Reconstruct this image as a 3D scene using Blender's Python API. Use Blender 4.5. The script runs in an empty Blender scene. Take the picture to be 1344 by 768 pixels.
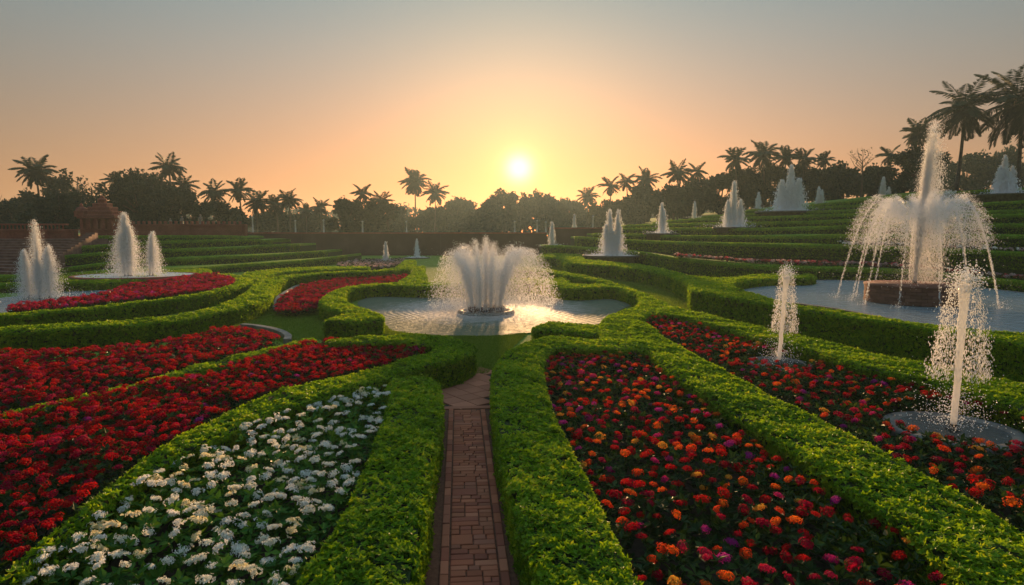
import bpy, bmesh, math, random
import numpy as np
from mathutils import Vector, Matrix
from mathutils.geometry import tessellate_polygon

# ------------------------------------------------------------------ camera, world, sun, exposure
FPX, HOR, CAMZ = 800.0, 305.0, 3.0          # focal length in photo pixels, horizon row, eye height
TH = math.atan((384.0 - HOR) / FPX)
S = bpy.context.scene
COL = S.collection
cd = bpy.data.cameras.new('camera')
cam = bpy.data.objects.new('camera', cd)
COL.objects.link(cam)
cam.location = (0, 0, CAMZ)
cam.rotation_euler = (math.pi / 2 - TH, 0, 0)
cd.sensor_width = 36.0
cd.lens = FPX / 1344.0 * 36.0
cd.clip_start, cd.clip_end = 0.1, 5000
S.camera = cam

SUN_EL, SUN_AZ = math.radians(5.9), math.radians(0.65)      # azimuth from +Y towards +X
SUND = Vector((math.cos(SUN_EL) * math.sin(SUN_AZ), math.cos(SUN_EL) * math.cos(SUN_AZ), math.sin(SUN_EL)))
W = bpy.data.worlds.new('World')
S.world = W
W.use_nodes = True


def build_world():
    nt = W.node_tree
    nt.nodes.clear()
    N, L = nt.nodes.new, nt.links.new
    out, bg = N('ShaderNodeOutputWorld'), N('ShaderNodeBackground')
    sky = N('ShaderNodeTexSky')
    sky.sky_type = 'NISHITA'
    sky.sun_disc = False
    sky.sun_elevation = SUN_EL
    sky.sun_rotation = SUN_AZ
    sky.altitude = 0
    sky.air_density, sky.dust_density, sky.ozone_density = 1.0, 0.25, 1.0
    geo = N('ShaderNodeTexCoord')
    nrm = N('ShaderNodeVectorMath'); nrm.operation = 'NORMALIZE'
    L(geo.outputs['Generated'], nrm.inputs[0])
    dot = N('ShaderNodeVectorMath'); dot.operation = 'DOT_PRODUCT'
    L(nrm.outputs[0], dot.inputs[0]); dot.inputs[1].default_value = SUND
    cl = N('ShaderNodeMath'); cl.operation = 'MAXIMUM'; cl.inputs[1].default_value = 0.0
    L(dot.outputs['Value'], cl.inputs[0])
    # smog colours the clear sky: grey overhead, peach in the thick band along the horizon
    sep = N('ShaderNodeSeparateXYZ'); L(nrm.outputs[0], sep.inputs[0])
    az = N('ShaderNodeMath'); az.operation = 'ABSOLUTE'; L(sep.outputs[2], az.inputs[0])
    ex = N('ShaderNodeMapRange'); ex.interpolation_type = 'SMOOTHSTEP'
    ex.inputs['From Min'].default_value = SMOG_Z[0]; ex.inputs['From Max'].default_value = SMOG_Z[1]
    ex.inputs['To Min'].default_value = 1.0; ex.inputs['To Max'].default_value = 0.0
    L(az.outputs[0], ex.inputs['Value'])
    tm = N('ShaderNodeMix'); tm.data_type = 'RGBA'; L(ex.outputs[0], tm.inputs[0])
    tm.inputs[6].default_value = SKY_HIGH + (1,); tm.inputs[7].default_value = SKY_LOW + (1,)
    bw = N('ShaderNodeRGBToBW'); L(sky.outputs[0], bw.inputs[0])
    mixg = N('ShaderNodeMix'); mixg.data_type = 'RGBA'; mixg.inputs[0].default_value = SKY_GREY
    L(sky.outputs[0], mixg.inputs[6]); L(bw.outputs[0], mixg.inputs[7])
    tint = N('ShaderNodeMix'); tint.data_type = 'RGBA'; tint.blend_type = 'MULTIPLY'; tint.inputs[0].default_value = 1.0
    L(mixg.outputs[2], tint.inputs[6]); L(tm.outputs[2], tint.inputs[7])
    # sky overhead, out of view, brightened as added fill light
    zr = N('ShaderNodeMapRange'); zr.interpolation_type = 'SMOOTHSTEP'
    zr.inputs['From Min'].default_value = 0.5; zr.inputs['From Max'].default_value = 0.92
    zr.inputs['To Min'].default_value = 1.0; zr.inputs['To Max'].default_value = ZENITH
    L(sep.outputs[2], zr.inputs['Value'])
    zs = N('ShaderNodeVectorMath'); zs.operation = 'SCALE'; L(tint.outputs[2], zs.inputs[0]); L(zr.outputs[0], zs.inputs['Scale'])
    # unseen sky opposite the sun dimmed to keep camera-facing sides dark
    am = N('ShaderNodeMapRange'); am.inputs['From Min'].default_value = -0.9; am.inputs['From Max'].default_value = 0.4
    am.inputs['To Min'].default_value = 0.7; am.inputs['To Max'].default_value = 1.0
    L(dot.outputs['Value'], am.inputs['Value'])
    zs2 = N('ShaderNodeVectorMath'); zs2.operation = 'SCALE'; L(zs.outputs[0], zs2.inputs[0]); L(am.outputs[0], zs2.inputs['Scale'])
    cur = zs2.outputs[0]
    # aureole of the sun in the smog and the disc itself
    for power, colr, low in AUREOLE:
        p = N('ShaderNodeMath'); p.operation = 'POWER'; L(cl.outputs[0], p.inputs[0]); p.inputs[1].default_value = power
        if low:                                  # this glow sits in the low smog
            pe = N('ShaderNodeMath'); pe.operation = 'MULTIPLY'; L(p.outputs[0], pe.inputs[0]); L(ex.outputs[0], pe.inputs[1]); p = pe
        m = N('ShaderNodeMix'); m.data_type = 'RGBA'; m.blend_type = 'ADD'
        m.inputs[0].default_value = 1.0
        sc = N('ShaderNodeVectorMath'); sc.operation = 'SCALE'; sc.inputs[0].default_value = colr
        L(p.outputs[0], sc.inputs['Scale'])
        L(cur, m.inputs[6]); L(sc.outputs[0], m.inputs[7])
        cur = m.outputs[2]
    L(cur, bg.inputs[0])
    bg.inputs[1].default_value = SKY_STRENGTH
    L(bg.outputs[0], out.inputs[0])


SKY_STRENGTH = 0.05
SKY_GREY = 0.15
ZENITH = 6.5
SKY_HIGH, SKY_LOW, SMOG_Z = (0.83, 0.92, 0.86), (0.66, 0.30, 0.22), (0.02, 0.44)
AUREOLE = [(6, (3.2, 0.92, 0.07), True), (60, (1.4, 0.6, 0.0), False), (700, (2.2, 1.6, 0.3), False), (5000, (9, 8.5, 6.5), False)]
build_world()

sl = bpy.data.lights.new('sun', 'SUN')
sun = bpy.data.objects.new('sun', sl)
COL.objects.link(sun)
sl.energy = 3.8
sl.angle = math.radians(2.0)
sl.color = (1.0, 0.58, 0.26)
sun.rotation_euler = (-SUND).to_track_quat('-Z', 'Y').to_euler()
sun.location = (0, 0, 60)
S.view_settings.view_transform = 'Standard'
S.view_settings.look = 'None'
S.view_settings.gamma = 1
S.view_settings.use_curve_mapping = False
S.view_settings.exposure = 1.4
S.render.engine = 'CYCLES'
S.cycles.use_denoising = True
S.cycles.max_bounces = 10
S.cycles.diffuse_bounces = 8
S.cycles.transmission_bounces = 8
S.cycles.transparent_max_bounces = 8
S.cycles.volume_bounces = 1
S.cycles.sample_clamp_indirect = 4

R = np.random.default_rng(7)
random.seed(7)


# ------------------------------------------------------------------ pixel of the photo -> point of the place
def ray(px, py):
    x, y = (px - 672.0) / FPX, (384.0 - py) / FPX
    return np.array([x, math.cos(TH) + y * math.sin(TH), -math.sin(TH) + y * math.cos(TH)])


def at_z(px, py, z):
    d = ray(px, py)
    return np.array([0, 0, CAMZ]) + d * ((z - CAMZ) / d[2])


def at_Y(px, py, Y):
    d = ray(px, py)
    return np.array([0, 0, CAMZ]) + d * (Y / d[1])


def depth_of(P):
    return np.maximum(P[:, 1] * math.cos(TH) - (P[:, 2] - CAMZ) * math.sin(TH), 2.0)


# ------------------------------------------------------------------ materials
def mat(name):
    m = bpy.data.materials.new(name)
    m.use_nodes = True
    nt = m.node_tree
    nt.nodes.clear()
    return m, nt, nt.nodes.new, nt.links.new


def ramp(N, stops):
    r = N('ShaderNodeValToRGB')
    el = r.color_ramp.elements
    while len(el) < len(stops):
        el.new(0.5)
    for e, (p, c) in zip(el, stops):
        e.position = p
        e.color = tuple(c) + (1,)
    return r


def leaf_mat(name, stops, trans=0.35, rough=0.45, tcol=(1.25, 1.15, 0.5), spec=0.35, noise=None):
    m, nt, N, L = mat(name)
    out = N('ShaderNodeOutputMaterial')
    a = N('ShaderNodeAttribute'); a.attribute_name = 'tint'
    r = ramp(N, stops)
    if noise:
        g = N('ShaderNodeNewGeometry'); n = N('ShaderNodeTexNoise'); n.inputs['Scale'].default_value = noise[0]
        L(g.outputs['Position'], n.inputs['Vector'])
        ma = N('ShaderNodeMath'); ma.operation = 'MULTIPLY_ADD'; ma.inputs[1].default_value = noise[1]
        L(n.outputs[0], ma.inputs[0])
        s = N('ShaderNodeMath'); s.operation = 'SUBTRACT'; L(a.outputs['Fac'], s.inputs[0]); s.inputs[1].default_value = noise[1] * 0.5
        L(s.outputs[0], ma.inputs[2])
        L(ma.outputs[0], r.inputs[0])
    else:
        L(a.outputs['Fac'], r.inputs[0])
    p = N('ShaderNodeBsdfPrincipled')
    L(r.outputs[0], p.inputs['Base Color'])
    p.inputs['Roughness'].default_value = rough
    p.inputs['Specular IOR Level'].default_value = spec
    t = N('ShaderNodeBsdfTranslucent')
    mu = N('ShaderNodeMix'); mu.data_type = 'RGBA'; mu.blend_type = 'MULTIPLY'; mu.inputs[0].default_value = 1
    L(r.outputs[0], mu.inputs[6]); mu.inputs[7].default_value = tcol + (1,)
    L(mu.outputs[2], t.inputs[0])
    mx = N('ShaderNodeMixShader'); mx.inputs[0].default_value = trans
    L(p.outputs[0], mx.inputs[1]); L(t.outputs[0], mx.inputs[2]); L(mx.outputs[0], out.inputs[0])
    return m


def noise_mat(name, stops, scale=4.0, rough=0.85, bump=0.3, detail=6, bscale=None, spec=0.3, bdist=0.02, second=None):
    m, nt, N, L = mat(name)
    out = N('ShaderNodeOutputMaterial')
    g = N('ShaderNodeNewGeometry')
    n = N('ShaderNodeTexNoise'); n.inputs['Scale'].default_value = scale; n.inputs['Detail'].default_value = detail
    L(g.outputs['Position'], n.inputs['Vector'])
    r = ramp(N, stops); L(n.outputs[0], r.inputs[0])
    col = r.outputs[0]
    if second:
        n3 = N('ShaderNodeTexNoise'); n3.inputs['Scale'].default_value = second[0]; n3.inputs['Detail'].default_value = 4
        L(g.outputs['Position'], n3.inputs['Vector'])
        r3 = ramp(N, second[1]); L(n3.outputs[0], r3.inputs[0])
        mu = N('ShaderNodeMix'); mu.data_type = 'RGBA'; mu.blend_type = 'MULTIPLY'; mu.inputs[0].default_value = 1
        L(col, mu.inputs[6]); L(r3.outputs[0], mu.inputs[7]); col = mu.outputs[2]
    p = N('ShaderNodeBsdfPrincipled'); L(col, p.inputs['Base Color'])
    p.inputs['Roughness'].default_value = rough; p.inputs['Specular IOR Level'].default_value = spec
    if bump:
        n2 = N('ShaderNodeTexNoise'); n2.inputs['Scale'].default_value = bscale or scale * 4; n2.inputs['Detail'].default_value = 5
        L(g.outputs['Position'], n2.inputs['Vector'])
        b = N('ShaderNodeBump'); b.inputs['Strength'].default_value = bump; b.inputs['Distance'].default_value = bdist
        L(n2.outputs[0], b.inputs['Height']); L(b.outputs[0], p.inputs['Normal'])
    L(p.outputs[0], out.inputs[0])
    return m


def attr_mat(name, rough=0.6, trans=0.3, spec=0.25):
    m, nt, N, L = mat(name)
    out = N('ShaderNodeOutputMaterial')
    a = N('ShaderNodeAttribute'); a.attribute_name = 'col'
    p = N('ShaderNodeBsdfPrincipled'); L(a.outputs['Color'], p.inputs['Base Color'])
    p.inputs['Roughness'].default_value = rough; p.inputs['Specular IOR Level'].default_value = spec
    t = N('ShaderNodeBsdfTranslucent'); L(a.outputs['Color'], t.inputs[0])
    mx = N('ShaderNodeMixShader'); mx.inputs[0].default_value = trans
    L(p.outputs[0], mx.inputs[1]); L(t.outputs[0], mx.inputs[2]); L(mx.outputs[0], out.inputs[0])
    return m


def water_mat(name, base, rough, waves, bump=0.5, spec=0.5, foam=None):
    """waves: list of (kind, scale, weight); kind 'noise' or a ring centre (x, y)"""
    m, nt, N, L = mat(name)
    out = N('ShaderNodeOutputMaterial')
    g = N('ShaderNodeNewGeometry')
    tot = None
    for kind, sc, wt in waves:
        if kind == 'noise':
            n = N('ShaderNodeTexNoise'); n.inputs['Scale'].default_value = sc; n.inputs['Detail'].default_value = 3
            L(g.outputs['Position'], n.inputs['Vector']); h = n.outputs[0]
        else:
            mp = N('ShaderNodeVectorMath'); mp.operation = 'SUBTRACT'; mp.inputs[1].default_value = (kind[0], kind[1], 0)
            L(g.outputs['Position'], mp.inputs[0])
            w = N('ShaderNodeTexWave'); w.wave_type = 'RINGS'; w.rings_direction = 'Z'
            w.inputs['Scale'].default_value = sc; w.inputs['Distortion'].default_value = 3.0; w.inputs['Detail'].default_value = 2
            w.inputs['Detail Scale'].default_value = 2.0
            L(mp.outputs[0], w.inputs[0]); h = w.outputs['Fac']
        s = N('ShaderNodeMath'); s.operation = 'MULTIPLY'; s.inputs[1].default_value = wt; L(h, s.inputs[0])
        if tot is None:
            tot = s.outputs[0]
        else:
            ad = N('ShaderNodeMath'); ad.operation = 'ADD'; L(tot, ad.inputs[0]); L(s.outputs[0], ad.inputs[1]); tot = ad.outputs[0]
    p = N('ShaderNodeBsdfPrincipled')
    p.inputs['Base Color'].default_value = tuple(base) + (1,)
    if foam:                                     # (centre, radius, colour): stirred-up water full of bubbles
        mp = N('ShaderNodeVectorMath'); mp.operation = 'DISTANCE'; mp.inputs[1].default_value = (foam[0][0], foam[0][1], 0.03)
        L(g.outputs['Position'], mp.inputs[0])
        fn = N('ShaderNodeTexNoise'); fn.inputs['Scale'].default_value = 2.6; fn.inputs['Detail'].default_value = 6
        L(g.outputs['Position'], fn.inputs['Vector'])
        fa = N('ShaderNodeMath'); fa.operation = 'MULTIPLY_ADD'; fa.inputs[1].default_value = 3.2; L(fn.outputs[0], fa.inputs[0]); L(mp.outputs['Value'], fa.inputs[2])
        fr = N('ShaderNodeMapRange'); fr.interpolation_type = 'SMOOTHSTEP'
        fr.inputs['From Min'].default_value = foam[1] * 0.75; fr.inputs['From Max'].default_value = foam[1] * 1.5
        L(fa.outputs[0], fr.inputs['Value'])
        fm = N('ShaderNodeMix'); fm.data_type = 'RGBA'; L(fr.outputs[0], fm.inputs[0])
        fm.inputs[6].default_value = tuple(foam[2]) + (1,); fm.inputs[7].default_value = tuple(base) + (1,)
        L(fm.outputs[2], p.inputs['Base Color'])
    p.inputs['Roughness'].default_value = rough
    p.inputs['IOR'].default_value = 1.33
    p.inputs['Specular IOR Level'].default_value = spec
    b = N('ShaderNodeBump'); b.inputs['Strength'].default_value = bump; b.inputs['Distance'].default_value = 0.08
    L(tot, b.inputs['Height']); L(b.outputs[0], p.inputs['Normal'])
    L(p.outputs[0], out.inputs[0])
    return m


def spray_mat(name, c=(0.96, 0.96, 0.96), tr=0.55):
    m, nt, N, L = mat(name)
    out = N('ShaderNodeOutputMaterial')
    d = N('ShaderNodeBsdfPrincipled'); d.inputs['Base Color'].default_value = c + (1,)
    d.inputs['Roughness'].default_value = 0.35; d.inputs['IOR'].default_value = 1.33
    t = N('ShaderNodeBsdfTranslucent'); t.inputs[0].default_value = c + (1,)
    mx = N('ShaderNodeMixShader'); mx.inputs[0].default_value = tr
    L(d.outputs[0], mx.inputs[1]); L(t.outputs[0], mx.inputs[2]); L(mx.outputs[0], out.inputs[0])
    return m


HEDGE_STOPS = [(0.0, (0.075, 0.165, 0.006)), (0.45, (0.175, 0.335, 0.010)), (0.8, (0.275, 0.42, 0.014)), (1.0, (0.40, 0.46, 0.03))]
M = {}
M['hedge_leaf'] = leaf_mat('clipped hedge leaves', HEDGE_STOPS, 0.45, 0.5, spec=0.18, noise=(1.1, 0.7))
M['hedge_core_shade'] = noise_mat('hedge twigs and terrace face shade', [(0.3, (0.012, 0.026, 0.005)), (0.7, (0.03, 0.055, 0.009))], 8, 0.9, 0.4)
M['turf'] = noise_mat('clipped terrace turf', [(0.25, (0.07, 0.15, 0.006)), (0.5, (0.12, 0.23, 0.010)), (0.8, (0.19, 0.31, 0.014))], 2.2, 0.8, 0.9, 9, 26, 0.1, 0.05)
M['lawn_hedge'] = leaf_mat('terrace grass blades', HEDGE_STOPS, 0.45, 0.5, noise=(0.5, 0.5))
M['bed_leaf'] = leaf_mat('flower bed leaves', [(0.0, (0.010, 0.028, 0.007)), (0.6, (0.024, 0.058, 0.012)), (1.0, (0.05, 0.10, 0.018))], 0.2, 0.5, spec=0.15)
M['white_leaf'] = leaf_mat('white flower leaves', [(0.0, (0.026, 0.085, 0.014)), (0.6, (0.06, 0.17, 0.022)), (1.0, (0.13, 0.25, 0.03))], 0.25, 0.5, spec=0.15)
M['petal'] = attr_mat('flower petals', 0.7, 0.42, 0.1)
M['soil'] = noise_mat('garden soil', [(0.3, (0.02, 0.014, 0.010)), (0.7, (0.055, 0.04, 0.028))], 14, 0.95, 0.6)
M['lawn'] = noise_mat('mown lawn', [(0.25, (0.11, 0.18, 0.018)), (0.55, (0.16, 0.24, 0.026)), (0.8, (0.21, 0.28, 0.04))], 1.3, 0.9, 0.7, 8, 60, 0.15, 0.03)
M['blade'] = leaf_mat('lawn grass blades', [(0, (0.12, 0.21, 0.018)), (0.6, (0.18, 0.28, 0.026)), (1, (0.24, 0.32, 0.05))], 0.4, 0.5)
M['brick'] = attr_mat('paving bricks', 0.92, 0.0, 0.1)
M['mortar'] = noise_mat('sandy mortar', [(0.3, (0.035, 0.022, 0.017)), (0.7, (0.075, 0.045, 0.034))], 30, 0.95, 0.5)
M['clay'] = noise_mat('reddish clay strip', [(0.3, (0.10, 0.04, 0.024)), (0.7, (0.20, 0.085, 0.05))], 20, 0.95, 0.6)
M['stone'] = noise_mat('grey basin stone', [(0.3, (0.075, 0.068, 0.062)), (0.7, (0.20, 0.185, 0.17))], 5, 0.7, 0.35)
M['pale_stone'] = noise_mat('pale stone', [(0.3, (0.15, 0.125, 0.10)), (0.7, (0.29, 0.25, 0.21))], 5, 0.6, 0.25)
M['post'] = noise_mat('whitewashed posts', [(0.3, (0.5, 0.48, 0.44)), (0.7, (0.72, 0.70, 0.66))], 3, 0.7, 0.2)
M['redstone'] = noise_mat('red sandstone', [(0.25, (0.22, 0.060, 0.044)), (0.55, (0.33, 0.098, 0.070)), (0.8, (0.42, 0.16, 0.11))], 0.9, 0.85, 0.5, 8, 6, 0.2, 0.05,
                         second=(7, [(0.3, (0.7, 0.7, 0.7)), (0.7, (1, 1, 1))]))
M['brownwall'] = noise_mat('weathered brown wall', [(0.25, (0.085, 0.045, 0.04)), (0.6, (0.12, 0.066, 0.058)), (0.85, (0.17, 0.10, 0.085))], 0.5, 0.9, 0.5, 8, 5, 0.2, 0.05)
M['palestep'] = noise_mat('worn step stone', [(0.3, (0.13, 0.062, 0.05)), (0.7, (0.25, 0.135, 0.11))], 2, 0.85, 0.3, spec=0.15)
M['darkmetal'] = noise_mat('dark nozzle metal', [(0.3, (0.03, 0.03, 0.03)), (0.7, (0.07, 0.065, 0.06))], 10, 0.5, 0.2, spec=0.5)
M['bark'] = noise_mat('tree bark', [(0.3, (0.035, 0.026, 0.02)), (0.7, (0.09, 0.07, 0.055))], 6, 0.9, 0.6)
M['palmbark'] = noise_mat('palm bark', [(0.3, (0.06, 0.048, 0.04)), (0.7, (0.14, 0.115, 0.095))], 5, 0.9, 0.6)
M['palm'] = leaf_mat('palm leaflets', [(0, (0.008, 0.022, 0.012)), (0.6, (0.018, 0.042, 0.020)), (1, (0.034, 0.058, 0.024))], 0.10, 0.6, spec=0.12)
M['deadpalm'] = leaf_mat('old palm leaflets', [(0, (0.012, 0.020, 0.014)), (1, (0.032, 0.036, 0.022))], 0.08, 0.7, spec=0.1)
M['tree'] = leaf_mat('tree leaves', [(0, (0.008, 0.024, 0.014)), (0.5, (0.016, 0.040, 0.020)), (1, (0.035, 0.062, 0.026))], 0.08, 0.65, spec=0.1, noise=(0.25, 0.6))
M['spray'] = spray_mat('falling water drops')
M['jet'] = spray_mat('rising water', (0.95, 0.95, 0.95), 0.5)
M['puddle'] = water_mat('shallow puddle on stone', (0.07, 0.07, 0.068), 0.12, [('noise', 9.0, .7), ('noise', 30.0, .4)], 0.5)
M['foam'] = noise_mat('foaming water', [(0.3, (0.42, 0.43, 0.44)), (0.7, (0.75, 0.76, 0.77))], 6, 0.35, 0.6, 6, 9, 0.5, 0.03)


# ------------------------------------------------------------------ mesh builder
class MB:
    def __init__(s):
        s.V, s.F, s.MI, s.T, s.C, s.n = [], [], [], [], [], 0

    def add(s, V, F, mi=0, tint=0.5, col=(0.5, 0.5, 0.5)):
        V = np.asarray(V, float).reshape(-1, 3)
        for f in (F if isinstance(F, list) and len(F) and isinstance(F[0], np.ndarray) else [np.asarray(F, int)]):
            if len(f):
                s.F.append(f + s.n); s.MI.append(np.full(len(f), mi))
        k = len(V)
        s.V.append(V)
        s.T.append(np.broadcast_to(np.asarray(tint, float), (k,)))
        s.C.append(np.broadcast_to(np.asarray(col, float), (k, 3)))
        s.n += k

    def box(s, c, d, rz=0.0, mi=0, ch=0.0, col=(0.5, 0.5, 0.5)):
        hx, hy, hz = d[0] / 2, d[1] / 2, d[2] / 2
        if ch <= 0:
            V = np.array([(x, y, z) for z in (-hz, hz) for x, y in ((-hx, -hy), (hx, -hy), (hx, hy), (-hx, hy))])
            F = np.array([(3, 2, 1, 0), (4, 5, 6, 7), (0, 1, 5, 4), (1, 2, 6, 5), (2, 3, 7, 6), (3, 0, 4, 7)])
        else:
            V, F = [], []
            for z, i in ((-hz, 0), (hz - ch, 0), (hz, ch)):
                V += [(-hx + i, -hy + i, z), (hx - i, -hy + i, z), (hx - i, hy - i, z), (-hx + i, hy - i, z)]
            V = np.array(V)
            F = [(3, 2, 1, 0), (8, 9, 10, 11)]
            for l in (0, 4):
                F += [(l + a, l + (a + 1) % 4, l + 4 + (a + 1) % 4, l + 4 + a) for a in range(4)]
            F = np.array(F)
        c_, s_ = math.cos(rz), math.sin(rz)
        V = V @ np.array([[c_, s_, 0], [-s_, c_, 0], [0, 0, 1]]) + np.asarray(c, float)
        s.add(V, F, mi, col=col)

    def lathe(s, prof, c=(0, 0, 0), n=24, mi=0, sx=1.0, sy=1.0, wob=0.0):
        c = np.asarray(c, float)
        a = np.arange(n) * 2 * math.pi / n
        wb = 1 + wob * (np.sin(a * 3 + 1) + 0.6 * np.sin(a * 5 + 2.2))
        V = np.concatenate([np.stack([r * sx * np.cos(a) * wb, r * sy * np.sin(a) * wb, np.full(n, z)], 1) for r, z in prof]) + c
        F = []
        for i in range(len(prof) - 1):
            j = np.arange(n); k = (j + 1) % n
            F.append(np.stack([i * n + j, i * n + k, (i + 1) * n + k, (i + 1) * n + j], 1))
        s.add(V, [np.concatenate(F)], mi)
        m0 = s.n - len(V)
        s.F.append(np.array([m0 + np.arange(n)[::-1]])); s.MI.append(np.array([mi]))
        s.F.append(np.array([m0 + (len(prof) - 1) * n + np.arange(n)])); s.MI.append(np.array([mi]))

    def tube(s, pts, rad, n=8, mi=0):
        pts = np.asarray(pts, float)
        rad = np.broadcast_to(np.asarray(rad, float), (len(pts),))
        V = []
        for i, p in enumerate(pts):
            t = pts[min(i + 1, len(pts) - 1)] - pts[max(i - 1, 0)]
            t = t / (np.linalg.norm(t) + 1e-9)
            u = np.cross(t, (0.12, 1, 0.07)); u /= np.linalg.norm(u) + 1e-9
            v = np.cross(t, u)
            a = np.arange(n) * 2 * math.pi / n
            V.append(p + rad[i] * (np.cos(a)[:, None] * u + np.sin(a)[:, None] * v))
        F = []
        for i in range(len(pts) - 1):
            j = np.arange(n); k = (j + 1) % n
            F.append(np.stack([i * n + j, i * n + k, (i + 1) * n + k, (i + 1) * n + j], 1))
        s.add(np.concatenate(V), [np.concatenate(F)], mi)
        m0 = s.n - len(pts) * n
        s.F.append(np.array([m0 + np.arange(n)[::-1]])); s.MI.append(np.array([mi]))
        s.F.append(np.array([m0 + (len(pts) - 1) * n + np.arange(n)])); s.MI.append(np.array([mi]))

    def mesh(s, name, mats, smooth=False):
        me = bpy.data.meshes.new(name)
        V = np.concatenate(s.V)
        me.vertices.add(len(V)); me.vertices.foreach_set('co', V.ravel())
        tot = np.concatenate([np.full(len(f), f.shape[1]) for f in s.F])
        loops = np.concatenate([f.ravel() for f in s.F])
        me.loops.add(len(loops)); me.loops.foreach_set('vertex_index', loops.astype(np.int32))
        st = np.concatenate([[0], np.cumsum(tot)[:-1]])
        me.polygons.add(len(tot)); me.polygons.foreach_set('loop_start', st.astype(np.int32))
        me.polygons.foreach_set('loop_total', tot.astype(np.int32))
        me.polygons.foreach_set('material_index', np.concatenate(s.MI).astype(np.int32))
        me.polygons.foreach_set('use_smooth', np.full(len(tot), smooth))
        a = me.attributes.new('tint', 'FLOAT', 'POINT'); a.data.foreach_set('value', np.concatenate(s.T).astype(np.float32))
        C = np.concatenate(s.C)
        if np.ptp(C) > 0 or True:
            a = me.attributes.new('col', 'FLOAT_COLOR', 'POINT')
            a.data.foreach_set('color', np.concatenate([C, np.ones((len(C), 1))], 1).astype(np.float32).ravel())
        for m in (mats if isinstance(mats, (list, tuple)) else [mats]):
            me.materials.append(m)
        me.update(); me.validate()
        return me

    def build(s, name, mats, parent=None, smooth=False, kind=None, label=None):
        o = bpy.data.objects.new(name, s.mesh(name, mats, smooth))
        COL.objects.link(o)
        if parent:
            o.parent = parent
            o.matrix_parent_inverse = Matrix.Translation(-Vector(parent.location))
        if kind:
            o['kind'] = kind
        if label:
            o['label'] = label
        return o


def tag(o, label, cat, group=None, kind=None):
    o['label'] = label
    o['category'] = cat
    if group:
        o['group'] = group
    if kind:
        o['kind'] = kind
    return o


def thing(name, loc, label, cat, group=None):
    o = bpy.data.objects.new(name, None)
    COL.objects.link(o)
    o.location = tuple(float(v) for v in loc)
    o.empty_display_size = 0.2
    return tag(o, label, cat, group)


def unit(v):
    return v / (np.linalg.norm(v, axis=-1, keepdims=True) + 1e-9)


def leaves(mb, P, A, N_, L_, W_, mi=0, tint=0.5, fold=0.18, col=(0.5, 0.5, 0.5)):
    """diamond leaves: base P, axis A, face normal N_, length L_, width W_"""
    n = len(P)
    if n == 0:
        return
    L_ = np.broadcast_to(L_, (n,))[:, None]; W_ = np.broadcast_to(W_, (n,))[:, None]
    Sd = unit(np.cross(A, N_))
    mid = P + A * L_ * 0.48
    V = np.stack([P, mid + Sd * W_ * 0.5 + N_ * W_ * fold, P + A * L_ - N_ * L_ * 0.08, mid - Sd * W_ * 0.5 + N_ * W_ * fold], 1).reshape(-1, 3)
    F = np.arange(4 * n).reshape(n, 4)
    t = np.repeat(np.broadcast_to(tint, (n,)), 4)
    c = np.repeat(np.broadcast_to(np.asarray(col, float), (n, 3)), 4, 0)
    mb.add(V, [F], mi, t, c)


def perp(A):
    h = np.where(np.abs(A[:, 2:3]) < 0.9, np.array([[0, 0, 1.0]]), np.array([[1.0, 0, 0]]))
    U = unit(np.cross(A, h))
    return U, np.cross(A, U)


def shoots(mb, P, Nn, L_, k=5, mi=0, spread=(0.55, 1.3), jit=0.5, wr=0.5, tint_rng=(0.15, 0.85)):
    n = len(P)
    if n == 0:
        return
    A = unit(Nn + R.normal(0, jit, (n, 3)))
    U, Vv = perp(A)
    base_t = R.uniform(*tint_rng, n)
    base_t = np.clip(base_t + wob(P, 1.7, .22), 0, 1)
    ph = R.uniform(0, 6.28, n)
    for i in range(k):
        a = ph + i * 2 * math.pi / k + R.normal(0, 0.3, n)
        f = R.uniform(*spread, n)
        pr = np.cos(a)[:, None] * U + np.sin(a)[:, None] * Vv
        D = np.cos(f)[:, None] * A + np.sin(f)[:, None] * pr
        Nm = np.sin(f)[:, None] * A - np.cos(f)[:, None] * pr
        ll = L_ * R.uniform(0.7, 1.2, n)
        leaves(mb, P, D, Nm, ll, ll * wr, mi, np.clip(base_t + R.normal(0, 0.12, n), 0, 1))


def catmull(P, closed, sub=4):
    P = np.asarray(P, float)
    n = len(P)
    out = []
    for i in range(n if closed else n - 1):
        if closed:
            p0, p1, p2, p3 = P[(i - 1) % n], P[i], P[(i + 1) % n], P[(i + 2) % n]
        else:
            p0, p1, p2, p3 = P[max(i - 1, 0)], P[i], P[i + 1], P[min(i + 2, n - 1)]
        d = np.linalg.norm(p2 - p1)
        t1 = unit(p2 - p0) * min(d, np.linalg.norm(p1 - p0) + 1e-6, 99) if np.linalg.norm(p1 - p0) > 1e-6 else p2 - p1
        t2 = unit(p3 - p1) * min(d, np.linalg.norm(p3 - p2) + 1e-6, 99) if np.linalg.norm(p3 - p2) > 1e-6 else p2 - p1
        t1, t2 = t1 * 0.8, t2 * 0.8
        for k in range(sub):
            t = k / sub
            h00, h10, h01, h11 = 2 * t**3 - 3 * t**2 + 1, t**3 - 2 * t**2 + t, -2 * t**3 + 3 * t**2, t**3 - t**2
            out.append(h00 * p1 + h10 * t1 + h01 * p2 + h11 * t2)
    if not closed:
        out.append(P[-1])
    return np.array(out)


def area2(P):
    x, y = P[:, 0], P[:, 1]
    return 0.5 * np.sum(x * np.roll(y, -1) - y * np.roll(x, -1))


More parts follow.
